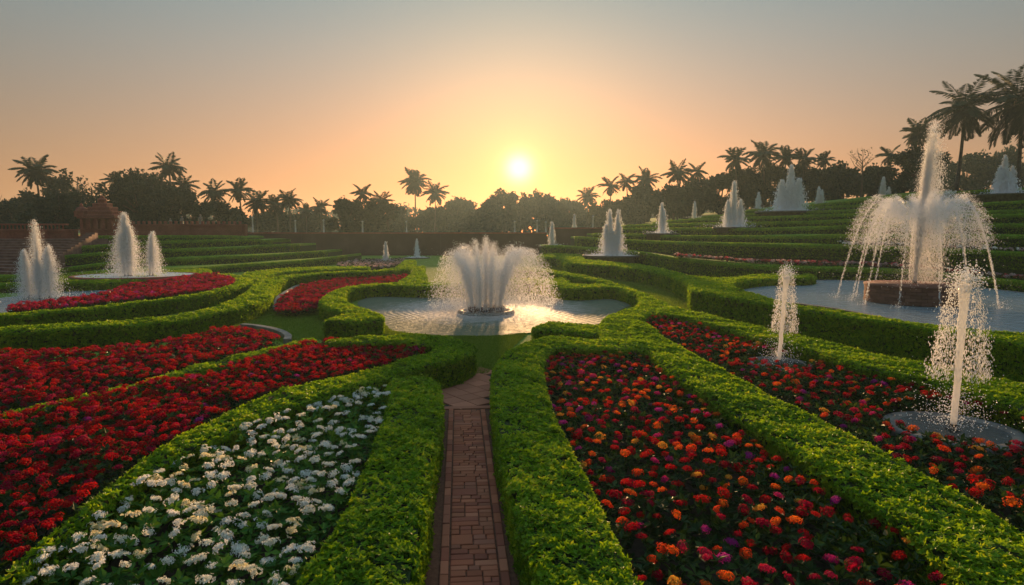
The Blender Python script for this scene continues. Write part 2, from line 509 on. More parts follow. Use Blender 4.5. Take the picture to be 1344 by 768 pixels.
def inside(pts, poly):
    x, y = pts[:, 0], pts[:, 1]
    r = np.zeros(len(pts), bool)
    n = len(poly)
    for i in range(n):
        x1, y1 = poly[i][:2]; x2, y2 = poly[(i + 1) % n][:2]
        if y1 == y2:
            continue
        c = (y1 > y) != (y2 > y)
        r ^= c & (x < (x2 - x1) * (y - y1) / (y2 - y1) + x1)
    return r


def near_edge(pts, poly):
    """distance to the outline and the outward direction at the closest place (points inside)"""
    n = len(poly)
    best = np.full(len(pts), 1e9); dirv = np.zeros((len(pts), 2))
    A = poly[:, :2]; B = np.roll(poly[:, :2], -1, 0)
    for i in range(n):
        ab = B[i] - A[i]; l2 = ab @ ab
        if l2 < 1e-9:
            continue
        t = np.clip(((pts[:, :2] - A[i]) @ ab) / l2, 0, 1)
        q = A[i] + t[:, None] * ab
        v = q - pts[:, :2]
        d = np.hypot(v[:, 0], v[:, 1])
        m = d < best
        best[m] = d[m]; dirv[m] = v[m]
    return best, dirv / (best[:, None] + 1e-6)


def tri_of(poly):
    return np.array(tessellate_polygon([[Vector((p[0], p[1], 0)) for p in poly]]), int).reshape(-1, 3)


def wob(P, f, a):
    return a * (np.sin(P[:, 0] * f + 1.3 * np.sin(P[:, 1] * f * 0.7)) + np.sin(P[:, 1] * f * 1.3 + 1.7 * np.sin(P[:, 0] * f * 0.6 + 2)) + np.sin((P[:, 0] + P[:, 1]) * f * 2.1)) / 3


FOOT = []


def offset_in(poly, d):
    a = unit(np.roll(poly[:, :2], -1, 0) - poly[:, :2]); b = np.roll(a, 1, 0)
    t = unit(a + b)
    nrm = np.stack([-t[:, 1], t[:, 0]], 1)       # inward for counter-clockwise
    q = poly.copy(); q[:, :2] += nrm * d
    return q


def leaf_len(Z, lmin=0.06, k=0.0045):
    return np.maximum(lmin, k * Z)


def hedge(name, label, top, zb, group='clipped hedges of the garden', cat='hedge', smooth=True, core=None, sub=4, lmin=0.048, k=0.0036, rnd=0.11, dens=2.5, mat_='hedge_leaf', core_mat='hedge_core_shade', cham=0.0, flat=False):
    """top: outline of the clipped top (x, y, z); zb: ground height (number or per point)"""
    top = np.asarray(top, float)
    zb = np.broadcast_to(np.asarray(zb, float), (len(top),))
    T4 = np.concatenate([top, zb[:, None]], 1)
    if smooth:
        T4 = catmull(T4, True, sub)
    if area2(T4) < 0:
        T4 = T4[::-1].copy()
    poly, zbs = T4[:, :3], T4[:, 3]
    FOOT.append(poly[:, :2].copy())
    mb = MB()
    # woody core
    cp = poly if core is None else np.asarray(core, float)
    cz = zbs if core is None else cp[:, 3]
    cp = cp[:, :3]
    if area2(cp) < 0:
        cp = cp[::-1].copy(); cz = cz[::-1].copy()
    ins = 0.02 if flat else 0.05
    q = offset_in(cp, ins)
    n = len(q)
    tri = tri_of(q)
    rings = [q.copy()]
    rings[0][:, 2] = cz - 0.05
    if cham > 0:
        for dx, dz in ((0, cham), (cham * .3, cham * .35), (cham * .9, 0.0)):
            r_ = offset_in(cp, ins + dx); r_[:, 2] -= dz + 0.03; rings.append(r_)
    else:
        r_ = q.copy(); r_[:, 2] -= 0.06; rings.append(r_)
    up = rings[-1]
    j = np.arange(n); kk = (j + 1) % n
    mb.add(np.concatenate(rings), [], 1)
    for i in range(len(rings) - 1):
        mb.F.append(np.stack([i * n + j, i * n + kk, (i + 1) * n + kk, (i + 1) * n + j], 1) + (mb.n - n * len(rings)))
        mb.MI.append(np.full(n, 2 if i == 0 and cham > 0 else 1))  # steep terrace faces take the darker material: shade put into the colour
    tt = tri.copy()
    nz = np.cross(up[tt[:, 1]] - up[tt[:, 0]], up[tt[:, 2]] - up[tt[:, 0]])[:, 2]
    tt[nz < 0] = tt[nz < 0][:, ::-1]
    mb.F.append(tt + (mb.n - n)); mb.MI.append(np.full(len(tt), 1))
    # leaf shoots on the top
    tri = tri_of(poly)
    a, b, c = poly[tri[:, 0]], poly[tri[:, 1]], poly[tri[:, 2]]
    ar = 0.5 * np.abs((b[:, 0] - a[:, 0]) * (c[:, 1] - a[:, 1]) - (b[:, 1] - a[:, 1]) * (c[:, 0] - a[:, 0]))
    lm = leaf_len(depth_of(poly).min(), lmin, k)
    dmax = dens / lm**2
    cnt = R.poisson(ar * dmax)
    ti = np.repeat(np.arange(len(tri)), cnt)
    u, v = R.random(len(ti)), R.random(len(ti))
    f = u + v > 1
    u[f], v[f] = 1 - u[f], 1 - v[f]
    P = a[ti] + u[:, None] * (b[ti] - a[ti]) + v[:, None] * (c[ti] - a[ti])
    Lp = leaf_len(depth_of(P), lmin, k)
    keep = R.random(len(P)) < (lm / Lp)**2 * np.clip(1.0 + 1.5 * wob(P, 4.3, 1.0) + wob(P, 11.0, .5), .42, 1)
    P, Lp = P[keep], Lp[keep]
    d, o = near_edge(P, poly)
    m = d < rnd
    dz = np.where(m, rnd - np.sqrt(np.maximum(rnd**2 - (rnd - np.minimum(d, rnd))**2, 0)), 0)
    P[:, 2] += -dz - 0.035 + (wob(P, 2.3, 0.026) + wob(P, 7.0, 0.020) + R.normal(0, 0.014, len(P))) * (.6 if flat else 1)
    Nn = np.stack([o[:, 0] * np.where(m, 1 - d / rnd, 0), o[:, 1] * np.where(m, 1 - d / rnd, 0), np.ones(len(P))], 1)
    shoots(mb, P, unit(Nn), Lp, 5, 0, (1.1, 1.5) if flat else (0.85, 1.5), 0.25 if flat else 0.38, 0.55)
    # leaf shoots on the sides
    nx = np.roll(poly, -1, 0)
    seg = nx - poly; ln = np.hypot(seg[:, 0], seg[:, 1])
    hh = poly[:, 2] - zbs
    cnt = R.poisson(ln * hh * dmax * (0.9 if flat else 0.8))
    si = np.repeat(np.arange(len(poly)), cnt)
    t, w = R.random(len(si)), R.random(len(si))
    P = poly[si] + t[:, None] * seg[si]
    zlo = zbs[si] + t * (np.roll(zbs, -1)[si] - zbs[si])
    P[:, 2] = zlo + w * (P[:, 2] - 0.06 - zlo)
    Lp = leaf_len(depth_of(P), lmin, k)
    keep = R.random(len(P)) < (lm / Lp)**2
    P, Lp, si = P[keep], Lp[keep], si[keep]
    on = np.stack([seg[si, 1], -seg[si, 0], np.zeros(len(si))], 1) / (ln[si][:, None] + 1e-9)
    P += on * (-0.03 + wob(P + P[:, 2:3] * 2, 2.6, 0.02) + R.normal(0, 0.014, len(P)))[:, None]
    shoots(mb, P, unit(on + np.array([0, 0, -0.1])), Lp, 5, 0, (0.7, 1.4) if flat else (0.9, 1.45), 0.3)
    ob = mb.build(name, [M[mat_], M[core_mat], M['hedge_core_shade']])
    return tag(ob, label, cat, group)


def PZ(pts, z):
    return np.array([at_z(x, y, z) for x, y in pts])


# ------------------------------------------------------------------ ground, lawns, water, path (the setting)
def sheet(name, poly, m, kind='structure', z=None):
    P = np.asarray(poly, float)
    if z is not None:
        P = np.concatenate([P[:, :2], np.full((len(P), 1), z)], 1)
    if area2(P) < 0:
        P = P[::-1].copy()
    mb = MB()
    t = tri_of(P)
    nz = np.cross(P[t[:, 1]] - P[t[:, 0]], P[t[:, 2]] - P[t[:, 0]])[:, 2]
    t[nz < 0] = t[nz < 0][:, ::-1]
    mb.add(P, [t])
    return mb.build(name, m, kind=kind)


sheet('ground', [(-450, -30, 0), (450, -30, 0), (450, 520, 0), (-450, 520, 0)], M['lawn'])
UPZ = 2.62


def hill_z(x, y):
    s = min(max((x - 15) / 32.0, 0), 1)
    return UPZ + 4.9 * s * s * (3 - 2 * s)


def build_hill():
    xs = np.concatenate([np.linspace(-450, -60, 6), np.linspace(-40, 14, 8), np.linspace(16, 60, 23), np.linspace(70, 450, 8)])
    ys_t = np.linspace(0, 1, 16)
    V, nx = [], len(xs)
    for x in xs:
        y0 = 80.4 if x < 14 else (76.5 if x < 40 else 66.0)
        for t in ys_t:
            y = y0 + (520 - y0) * t**2
            V.append((x, y, hill_z(x, y) - (2.6 if t == 0 and x > 14 else 0)))
    V = np.array(V)
    n = len(ys_t)
    F = [(i * n + j, (i + 1) * n + j, (i + 1) * n + j + 1, i * n + j + 1) for i in range(nx - 1) for j in range(n - 1)]
    mb = MB(); mb.add(V, [np.array(F)])
    mb.build('hill', M['lawn'], kind='structure', smooth=True)


build_hill()

# water
PC = at_z(638, 406, 0)
M['pool'] = water_mat('rippled pool water', (0.12, 0.15, 0.10), 0.6, [((PC[0], PC[1]), 1.3, 0.3), ('noise', 7.0, 0.9), ('noise', 18.0, 0.5)], 0.8, 0.06, ((PC[0], PC[1]), 4.4, (0.50, 0.45, 0.43)))
M['bluepool'] = water_mat('blue pool water', (0.20, 0.27, 0.31), 0.18, [('noise', 3.0, 0.9), ('noise', 9.0, 0.5)], 0.9)
POOL_C = PZ([(470, 396), (500, 386), (560, 381), (640, 378), (730, 380), (790, 386), (835, 395), (812, 408), (790, 424), (745, 431), (700, 436), (640, 441), (570, 440), (515, 434), (500, 421), (478, 408)], 0.03)
sheet('pool_water', catmull(POOL_C, True), M['pool'], z=0.03)
POOL_R = PZ([(971, 378), (990, 373), (1020, 370), (1090, 368), (1150, 370), (1253, 375), (1344, 385), (1440, 398), (1440, 452), (1344, 442), (1240, 431), (1100, 405), (1010, 393), (980, 384)], 0.5)
sheet('pool_water', catmull(POOL_R, True), M['bluepool'], z=0.5)
q = catmull(POOL_R, True)[:, :3]
if area2(q) < 0:
    q = q[::-1].copy()
qo = offset_in(q, -0.18)
mb = MB()
n_ = len(q)
lo, up, inn = qo.copy(), qo.copy(), q.copy()
lo[:, 2], up[:, 2], inn[:, 2] = -0.05, 0.515, 0.515
dn = q.copy(); dn[:, 2] = 0.45
j_ = np.arange(n_); k_ = (j_ + 1) % n_
mb.add(np.concatenate([lo, up, inn, dn]), [np.concatenate([np.stack([i * n_ + j_, i * n_ + k_, (i + 1) * n_ + k_, (i + 1) * n_ + j_], 1) for i in range(3)])])
mb.build('pool_wall', M['stone'], kind='structure')
POOL_L = PZ([(-90, 398), (0, 391), (60, 385), (120, 381.5), (160, 380), (150, 392), (60, 402), (14, 408), (0, 414), (-90, 420)], 0.05)
sheet('pool_water', catmull(POOL_L, True), M['bluepool'], z=0.05)


# brick path: edges on the ground as lines x(y)
def path_l(y):
    return -0.71 - (y - 4.94) * 0.0866


def build_path():
    wid = 0.785
    y0, y1 = 2.2, 10.1
    ax = unit(np.array([-0.0866, 1.0]))
    rz = math.atan2(0.0866, 1.0)
    sheet('path_bed', [(path_l(y0) - .1, y0, 0.006), (path_l(y0) + wid + .1, y0, 0.006), (path_l(y1) + wid + .1, y1, 0.006), (path_l(y1) - .1, y1, 0.006)], M['clay'])
    mb = MB()

    def col():
        b = np.array(random.choice([(0.40, 0.125, 0.070), (0.44, 0.145, 0.080), (0.34, 0.11, 0.070), (0.46, 0.165, 0.095), (0.37, 0.135, 0.085)]))
        return b * random.uniform(0.8, 1.15)

    def brick(u, v, du, dv):
        # u across from the left edge, v along the path
        g = 0.011
        c = np.array([path_l(y0), y0]) + np.array([1, 0]) * u + ax * v
        dz = random.uniform(-0.003, 0.003)
        mb.box((c[0], c[1], 0.012 + dz), (du - g, dv - g, 0.03), rz + random.uniform(-0.012, 0.012), 0, 0.006, col())
    v = 0.0
    LN = (y1 - y0) / ax[1]
    u0, u1 = 0.175, 0.175 + 0.435
    row = 0
    while v < LN - 0.1:
        h = random.choice([0.082, 0.09, 0.098])
        if row % 3 == 2:                      # a course of double-height bricks beside pairs
            hh = h * 2
            cut = random.choice([0.145, 0.29, 0.22])
            brick(u0 + cut / 2, v + hh / 2, cut, hh) if random.random() < 0.5 else (brick(u0 + cut / 2, v + h / 2, cut, h), brick(u0 + cut / 2, v + h * 1.5, cut, h))
            rest = 0.435 - cut
            brick(u0 + cut + rest / 2, v + h / 2, rest, h)
            k = random.choice([0.5, 0.4, 0.6])
            brick(u0 + cut + rest * k / 2, v + h * 1.5, rest * k, h); brick(u0 + cut + rest * (1 + k) / 2, v + h * 1.5, rest * (1 - k), h)
            v += hh
        else:
            cuts = random.choice([[0.109, 0.109, 0.109, 0.108], [0.145, 0.145, 0.145], [0.10, 0.17, 0.165], [0.165, 0.105, 0.165], [0.17, 0.165, 0.10], [0.09, 0.12, 0.12, 0.105]])
            u = u0
            for c in cuts:
                brick(u + c / 2, v + h / 2, c, h); u += c
            v += h
        row += 1
    for uu in (0.125, 0.66):
        v = 0.0
        while v < LN - 0.1:
            d = random.uniform(0.19, 0.25)
            brick(uu, v + d / 2, 0.085, d); v += d
    # flagstones laid diagonally where the path meets the lawn
    s = 0.36
    quad = PZ([(575, 541), (648, 541), (652, 484), (560, 484)], 0.0)
    c0 = quad.mean(0)
    for i in range(-9, 10):
        for j in range(-9, 10):
            a = math.radians(38)
            x = c0[0] + s * (i * math.cos(a) - j * math.sin(a)); y = c0[1] + s * (i * math.sin(a) + j * math.cos(a))
            if inside(np.array([[x, y]]), quad)[0] and y > 10.3:
                mb.box((x, y, 0.011 + random.uniform(-.002, .002)), (s - .014, s - .014, 0.03), a, 0, 0.006, np.array((0.43, 0.165, 0.10)) * random.uniform(0.8, 1.2))
    mb.box((path_l(y1) + wid / 2, y1 + 0.08, 0.012), (wid, 0.15, 0.03), rz, 0, 0.006, (0.40, 0.15, 0.09))
    mb.build('path', M['brick'], kind='structure')
    sheet('path_bed', [(quad[0][0] - .2, 10.1, 0.005), (quad[1][0] + .2, 10.1, 0.005), (quad[2][0], quad[2][1] + .1, 0.005), (quad[3][0], quad[3][1] + .1, 0.005)], M['mortar'])


build_path()

# ------------------------------------------------------------------ clipped hedges, traced and laid back on the ground
hedge('clipped_hedge', 'leafy hedge along the right side of the brick path, closing the mixed flower bed',
      PZ([(718, 830), (706, 768), (693, 720), (675, 660), (659, 600), (648, 540), (645, 500), (648, 478), (660, 462), (680, 452), (699, 445), (721, 440), (755, 442), (792, 444.5), (830, 447), (848, 452), (850, 457),
          (830, 456), (790, 455.5), (750, 454), (730, 455), (717, 463), (713, 480), (718, 510), (730, 545), (748, 580), (770, 620), (800, 680), (830, 735), (850, 768), (884, 830)], 0.60), 0.0)
hedge('clipped_hedge', 'long straight hedge running between the two multicoloured flower beds',
      PZ([(826, 432), (840, 420), (870, 439), (904, 458), (932, 473), (962, 490), (994, 505), (1019, 520), (1060, 538), (1136, 576), (1220, 620), (1297, 660), (1344, 692), (1420, 745),
          (1420, 900), (1340, 832), (1260, 752), (1232, 727), (1172, 676), (1084, 622), (1040, 588), (1000, 563), (951, 533), (925, 516), (895, 497), (869, 478), (854, 462), (838, 452), (824, 445)], 0.605), 0.0)
hedge('clipped_hedge', 'wavy hedge curling round the right half of the central pool',
      PZ([(648, 367), (680, 366), (715, 366), (735, 365), (747, 368), (747, 373), (770, 373.5), (805, 372), (830, 378), (855, 388), (872, 396), (882, 402), (870, 408), (850, 413), (842, 420), (832, 436), (820, 446), (794, 445), (788, 438), (788, 421), (800, 412),
          (818, 407), (832, 402), (839, 396), (840, 391), (834, 386), (820, 380.5), (800, 377), (770, 378.5), (745, 378.5), (730, 376), (700, 370.5), (670, 370), (648, 370.5)], 0.56), 0.0)
hedge('clipped_hedge', 'narrow low hedge between the jet flower bed and the tall hedge of the round pool',
      PZ([(862, 405), (880, 402), (915, 408), (952, 417.5), (999, 428), (1049, 439.5), (1080, 444), (1134, 458), (1192, 470), (1223, 477), (1305, 493), (1344, 500), (1420, 517),
          (1420, 562), (1344, 536), (1297, 520), (1220, 500), (1160, 486), (1108, 474), (1060, 457), (998, 443), (951, 430), (904, 417), (880, 412), (862, 410)], 0.595), 0.0)
hedge('clipped_hedge', 'thin curved hedge just behind the wavy hedge of the central pool',
      PZ([(645, 352.5), (690, 352), (717, 353.5), (740, 357.5), (765, 361.5), (790, 366.5), (808, 372), (803, 374), (790, 370.5), (765, 365.3), (740, 361.3), (717, 357), (690, 355), (645, 355)], 0.60), 0.0)
hedge('clipped_hedge', 'tall hedge winding forward to wrap the front of the round pool',
      PZ([(708, 335.5), (735, 333), (757, 333), (764, 336), (767, 341), (800, 344), (850, 349), (880, 355), (905, 361.5), (930, 364), (958, 364), (985, 361.5), (1010, 360), (1060, 360.5), (1071, 362.5), (1060, 365), (1012, 365.5), (985, 368), (967, 371),
          (963, 375), (978, 381), (1010, 390.5), (1049, 399.6), (1110, 408), (1180, 419.5), (1241, 426), (1305, 434), (1342, 436), (1440, 448), (1440, 472), (1342, 450), (1305, 444), (1239, 434), (1204, 428.5), (1134, 418), (1054, 405.5), (1000, 397),
          (950, 388), (907, 380), (903, 372), (880, 361.5), (850, 355), (800, 349.5), (760, 347), (744, 346), (736, 340), (715, 338)], 0.85), 0.0)
hedge('clipped_hedge', 'short free-standing block of hedge at the near right rim of the central pool',
      PZ([(699, 428), (712, 423.5), (725, 420.6), (755, 423.5), (786, 427), (787, 437.5), (766, 436.5), (745, 434), (720, 431.5), (700, 430.5)], 0.5), 0.0, sub=3)
hedge('clipped_hedge', 'rounded hedge bordering the red and the white flower beds on the left of the path',
      PZ([(428, 445), (456, 441), (494, 438.5), (550, 437.5), (578, 439), (606, 444), (622, 451), (624, 457), (606, 466), (569, 475), (540, 484), (490, 500), (440, 514), (408, 524), (335, 548), (245, 590), (190, 622), (136, 660), (91, 690), (0, 768), (-60, 825),
          (-90, 800), (0, 746), (27, 723.6), (82, 678), (136, 637), (181, 601), (226, 574), (290, 540), (362, 510.6), (440, 492.5), (477, 484), (505, 477), (531, 469), (559, 462), (571, 453), (559, 450.6), (512, 448), (452, 447.5), (430, 447.5)], 0.60), 0.0)
hedge('clipped_hedge', 'broad leafy hedge between the white flowers and the brick path',
      PZ([(545, 490), (563, 492), (576, 500), (581, 516), (580, 544), (569, 601), (556, 688), (544, 768), (532, 840), (330, 840), (385, 768), (400, 738), (410, 726), (438, 688), (472, 620), (486, 592), (501, 549), (512, 514), (505, 505), (515, 496)], 0.605), 0.0)
hedge('clipped_hedge', 'ankle-high strip of hedge parting the two red flower beds',
      PZ([(410, 443), (378, 449), (331, 460), (303, 467), (256, 477), (181, 499), (91, 521), (0, 538), (-80, 556), (-80, 566), (0, 547), (91, 528), (181, 507), (256, 486), (303, 475), (331, 469), (378, 457), (415, 447)], 0.42), 0.0)
hedge('clipped_hedge', 'long sweeping S-shaped hedge behind the large red bed, bright on top',
      PZ([(-90, 430), (0, 428), (94, 422.5), (160, 420), (200, 417), (240, 411.5), (275, 404), (312.5, 389), (327, 379), (335, 371), (359, 364), (387.5, 360.6), (421, 358), (440, 357), (490, 355.5), (519, 351.5), (530, 343), (543, 342), (545, 345), (538, 352), (532, 354),
          (500, 356.5), (454, 358), (422, 360), (406, 361.5), (380, 365), (365, 371), (358, 378), (356, 389), (341, 396), (312.5, 404), (275, 412), (237.5, 420), (200, 423.5), (150, 427), (75, 431.5), (0, 435), (-90, 437)], 0.55), 0.0)
hedge('clipped_hedge', 'small curved hedge stub at the far tip of the narrow crimson bed',
      PZ([(545, 351), (557, 349.5), (556, 356), (560, 363), (551, 370), (522, 370.5), (538, 361), (541, 356)], 0.5), 0.0)
hedge('clipped_hedge', 'hook-shaped hedge with a squared foot at the left rim of the central pool',
      PZ([(632, 371), (600, 371), (569, 371), (531, 371.5), (494, 372), (456, 376.6), (434, 383), (421, 392), (420.5, 398), (437, 405.6), (454, 410.5), (440, 415), (427, 420), (426, 422), (450, 421.5), (475, 421), (502, 417), (502, 412), (479, 405), (460, 398), (451, 391),
          (453, 385), (462, 379.5), (494, 375), (550, 375.8), (600, 375.5), (632, 375)], 0.55), 0.0)
hedge('clipped_hedge', 'curved hedge in front of the crimson bed beside the left pool',
      PZ([(-90, 416), (0, 415), (75, 408.5), (150, 402), (240, 391), (275, 385), (312, 377), (329, 371.5), (331, 369), (329, 366), (312, 361.6), (301, 359.7), (285, 360.5), (300, 363), (307, 368), (303, 374), (275, 381.5), (240, 388), (150, 399), (75, 405.5), (0, 411.5), (-90, 413)], 0.55), 0.0)
hedge('clipped_hedge', 'low oval hedge rim around the upper basin with two jets',
      PZ([(62, 370), (100, 371.5), (150, 370), (200, 366), (250, 361), (273, 357), (276, 354.5), (262, 352.8), (220, 353), (150, 355), (100, 359), (66, 366)], 0.45), 0.0)
hedge('clipped_hedge', 'faint hedge line joining the left terraces to the long S-shaped hedge',
      PZ([(318, 360), (340, 356), (380, 352.5), (440, 350.5), (480, 350.5), (482, 352.5), (440, 354), (400, 355.5), (370, 358), (350, 362), (338, 368), (328, 366)], 0.5), 0.0)


def ribbon(front, w, wcore, zdrop, name, label, group, lmin=0.06, dens=1.0, mat_='lawn_hedge'):
    F = catmull(front, False, 4)
    B = F[::-1].copy(); B[:, 1] += w
    Bc = F[::-1].copy(); Bc[:, 1] += wcore
    core = np.concatenate([F, Bc]); cz = np.concatenate([core[:, 2:3] - zdrop * 1.7], 0)
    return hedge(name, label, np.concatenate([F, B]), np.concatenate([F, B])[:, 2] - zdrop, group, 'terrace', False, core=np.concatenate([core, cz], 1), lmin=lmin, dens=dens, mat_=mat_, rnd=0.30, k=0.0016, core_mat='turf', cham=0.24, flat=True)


def YP(pts):
    return np.array([at_Y(*p) for p in pts])


TR = [
    [(712, 322, 62.5), (740, 322.5, 60), (783, 325.5, 56), (828, 328, 51), (851, 331, 48.5), (896, 338, 41), (952, 344, 36), (1009, 348, 34), (1080, 350, 33), (1200, 354, 31.5), (1344, 368, 26.5), (1440, 377, 24)],
    [(757, 310, 64), (790, 312.5, 61), (830, 314.5, 57), (880, 316.5, 51), (960, 318.5, 44), (1060, 320.5, 40), (1120, 321, 38), (1200, 324, 36), (1344, 330, 31), (1440, 334, 28)],
    [(780, 306, 68), (842, 307, 62), (880, 308.5, 57), (960, 309, 50), (1060, 309, 45), (1120, 307, 42), (1344, 307.5, 35), (1440, 308, 32)],
    [(815, 299.5, 70), (860, 299, 65), (1000, 299, 53), (1060, 298, 49), (1120, 295.5, 46), (1344, 293, 39), (1440, 292, 36)],
    [(820, 295.5, 74), (860, 294, 70), (940, 292, 62), (1060, 290, 53), (1120, 287.6, 50), (1344, 280, 43), (1440, 277, 40)],
    [(862, 290.5, 76), (915, 287, 70), (1000, 284, 62), (1060, 282, 57), (1120, 280, 54), (1344, 275, 47), (1440, 273, 44)],
    [(925, 284, 75), (975, 280, 70), (1040, 277, 64), (1120, 275, 59), (1344, 263, 51), (1440, 259, 48)],
    [(980, 275.5, 75), (1060, 271.5, 68), (1120, 269, 64), (1240, 263, 60), (1344, 254, 55), (1440, 249, 52)],
    [(1045, 270, 74), (1100, 265, 70), (1150, 260, 67), (1240, 252, 63), (1344, 246, 59), (1440, 242, 56)],
]
TRL = ['lowest green terrace step right of the pool, topped by the pink flower strip', 'second green terrace step on the right slope, topped by the white flower strip', 'third green terrace step up on the right slope',
       'fourth green terrace step up, under the tall double fountain', 'fifth green terrace step up on the right slope', 'sixth green terrace step up on the right slope',
       'seventh green terrace step, under the broad three-peaked fountain', 'eighth green terrace step, second from the top of the right slope', 'topmost green terrace step below the two largest palms']
T_W = []
for pts, lb in zip(TR, TRL):
    W_ = YP(pts)
    W_ = np.concatenate([W_, [2 * W_[-1] - W_[-2]]])
    T_W.append(W_)
    ribbon(W_, 1.9, 7.0, 0.95, 'grass_terrace', lb, 'green terraces of the right slope')
TL = [
    [(60, 360, 37), (100, 358, 38), (215, 354, 40), (260, 351, 42), (300, 347.5, 45), (360, 344, 49), (400, 341, 52), (449, 335, 58)],
    [(78, 352, 41.5), (85, 351, 42), (145, 343, 44), (215, 339.5, 46), (300, 336, 50), (350, 334, 53), (400, 330, 58), (422, 329, 61)],
    [(76, 335.5, 46.5), (80, 335, 47), (145, 330, 49), (215, 327, 51), (300, 325, 55), (350, 321, 60), (385, 320, 64)],
    [(92, 323.5, 50.5), (145, 320, 53), (215, 316, 56), (290, 314.5, 60), (330, 313.5, 63), (349, 315, 66)],
    [(108, 309.5, 56), (215, 309, 61), (280, 309, 66), (311, 309.7, 68)],
]
TLL = ['lowest green terrace step on the left, just behind the upper basin', 'second green terrace step from the bottom on the left slope', 'middle green terrace step of the left slope', 'second highest green terrace step below the red wall',
       'topmost short green terrace step directly under the red wall']
for pts, lb in zip(TL, TLL):
    ribbon(YP(pts), 1.9, 7.5, 0.8, 'grass_terrace', lb, 'green terraces of the left slope')
ribbon(YP([(-110, 364, 32.5), (0, 362.5, 33), (27, 361, 33.5)]), 1.2, 1.3, 0.6, 'clipped_hedge', 'low hedge line at the foot of the stone steps', 'clipped hedges of the garden', mat_='hedge_leaf')['category'] = 'hedge'
ribbon(YP([(-110, 374, 29.6), (0, 372, 30), (26, 371, 30.3)]), 1.0, 1.1, 0.45, 'clipped_hedge', 'low hedge line between the stone steps and the left pool', 'clipped hedges of the garden', mat_='hedge_leaf')['category'] = 'hedge'


# grass blades on the lawns that show between the hedges
def grass(polys, n):
    mb = MB()
    for px, cnt in polys:
        q = PZ(px, 0.0)
        t = tri_of(q); a, b, c = q[t[:, 0]], q[t[:, 1]], q[t[:, 2]]
        ar = 0.5 * np.abs(np.cross(b[:, :2] - a[:, :2], c[:, :2] - a[:, :2]))
        ti = R.choice(len(t), cnt, p=ar / ar.sum())
        u, v = R.random(cnt), R.random(cnt); f = u + v > 1; u[f], v[f] = 1 - u[f], 1 - v[f]
        P = a[ti] + u[:, None] * (b[ti] - a[ti]) + v[:, None] * (c[ti] - a[ti])
        P[:, 2] = 0.0
        for ft in FOOT:
            P = P[~inside(P, ft)]
        P = P[~inside(P, POOL_C)]
        k = len(P)
        A = unit(np.stack([R.normal(0, .5, k), R.normal(0, .5, k), np.ones(k)], 1))
        az = R.uniform(0, 6.28, k); Nn = np.stack([np.cos(az), np.sin(az), np.full(k, .3)], 1)
        z = depth_of(P)
        leaves(mb, P, A, unit(Nn), np.maximum(0.05, .003 * z) * R.uniform(.6, 1.3, k), np.maximum(0.014, .0012 * z), 0, R.random(k))
    mb.build('grass', M['blade'], kind='stuff')


grass([([(355, 395), (420, 395), (426, 446), (380, 452), (290, 434)], 26000), ([(600, 432), (700, 430), (660, 470), (640, 492), (615, 492), (600, 455)], 26000), ([(500, 425), (650, 436), (640, 448), (500, 440)], 16000),
       ([(716, 346), (800, 358), (905, 392), (904, 410), (860, 394), (800, 372), (716, 353)], 30000)], 0)


# ------------------------------------------------------------------ flower beds
def petal_head(n, rad, cols, flat=0.62, sub=False):
    """one rounded cluster of small florets"""
    mb = MB()
    i = np.arange(n) + 0.5
    ct = 1 - i / n * 1.12
    ph = i * 2.39996
    st = np.sqrt(np.maximum(1 - ct**2, 0))
    D = np.stack([st * np.cos(ph), st * np.sin(ph), ct], 1)
    P = D * rad * np.array([1, 1, flat]) * R.uniform(0.66, 1.18, (n, 1))
    if sub:
        cs = np.array([[math.cos(k * 2.1 + 1), math.sin(k * 2.1 + 1), 0] for k in range(4)]) * rad * R.uniform(.35, .75, (4, 1)) * np.array([1, 1, 0]) + np.array([0, 0, 1]) * R.uniform(-.22, .18, (4, 1)) * rad
        P = P * np.array([.6, .6, .75]) + cs[R.integers(0, 4, n)]
    base = np.array(cols[0]); rim = np.array(cols[1])
    w = np.clip(1 - ct, 0, 1)[:, None]
    C = (base * (1 - w) + rim * w) * R.uniform(0.75, 1.15, (n, 1))
    C = np.clip(C, 0, 0.9)
    fs = rad * 1.9 / math.sqrt(n)
    U, Vv = perp(D)
    rot = R.uniform(0, 6.28, n)
    for k in range(3):
        a = rot + k * math.pi / 1.5
        A = unit(np.cos(a)[:, None] * U + np.sin(a)[:, None] * Vv + D * R.normal(0.25, 0.2, (n, 1)))
        leaves(mb, P, A, D, fs * R.uniform(.8, 1.2, n), fs * 0.85, 0, 0.5, 0.15, C)
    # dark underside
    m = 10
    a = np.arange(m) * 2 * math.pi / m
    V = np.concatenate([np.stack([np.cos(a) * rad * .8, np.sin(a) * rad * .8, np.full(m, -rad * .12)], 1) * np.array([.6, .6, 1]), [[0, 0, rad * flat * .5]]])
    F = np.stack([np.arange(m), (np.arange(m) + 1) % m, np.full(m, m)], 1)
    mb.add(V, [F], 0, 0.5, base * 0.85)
    return mb


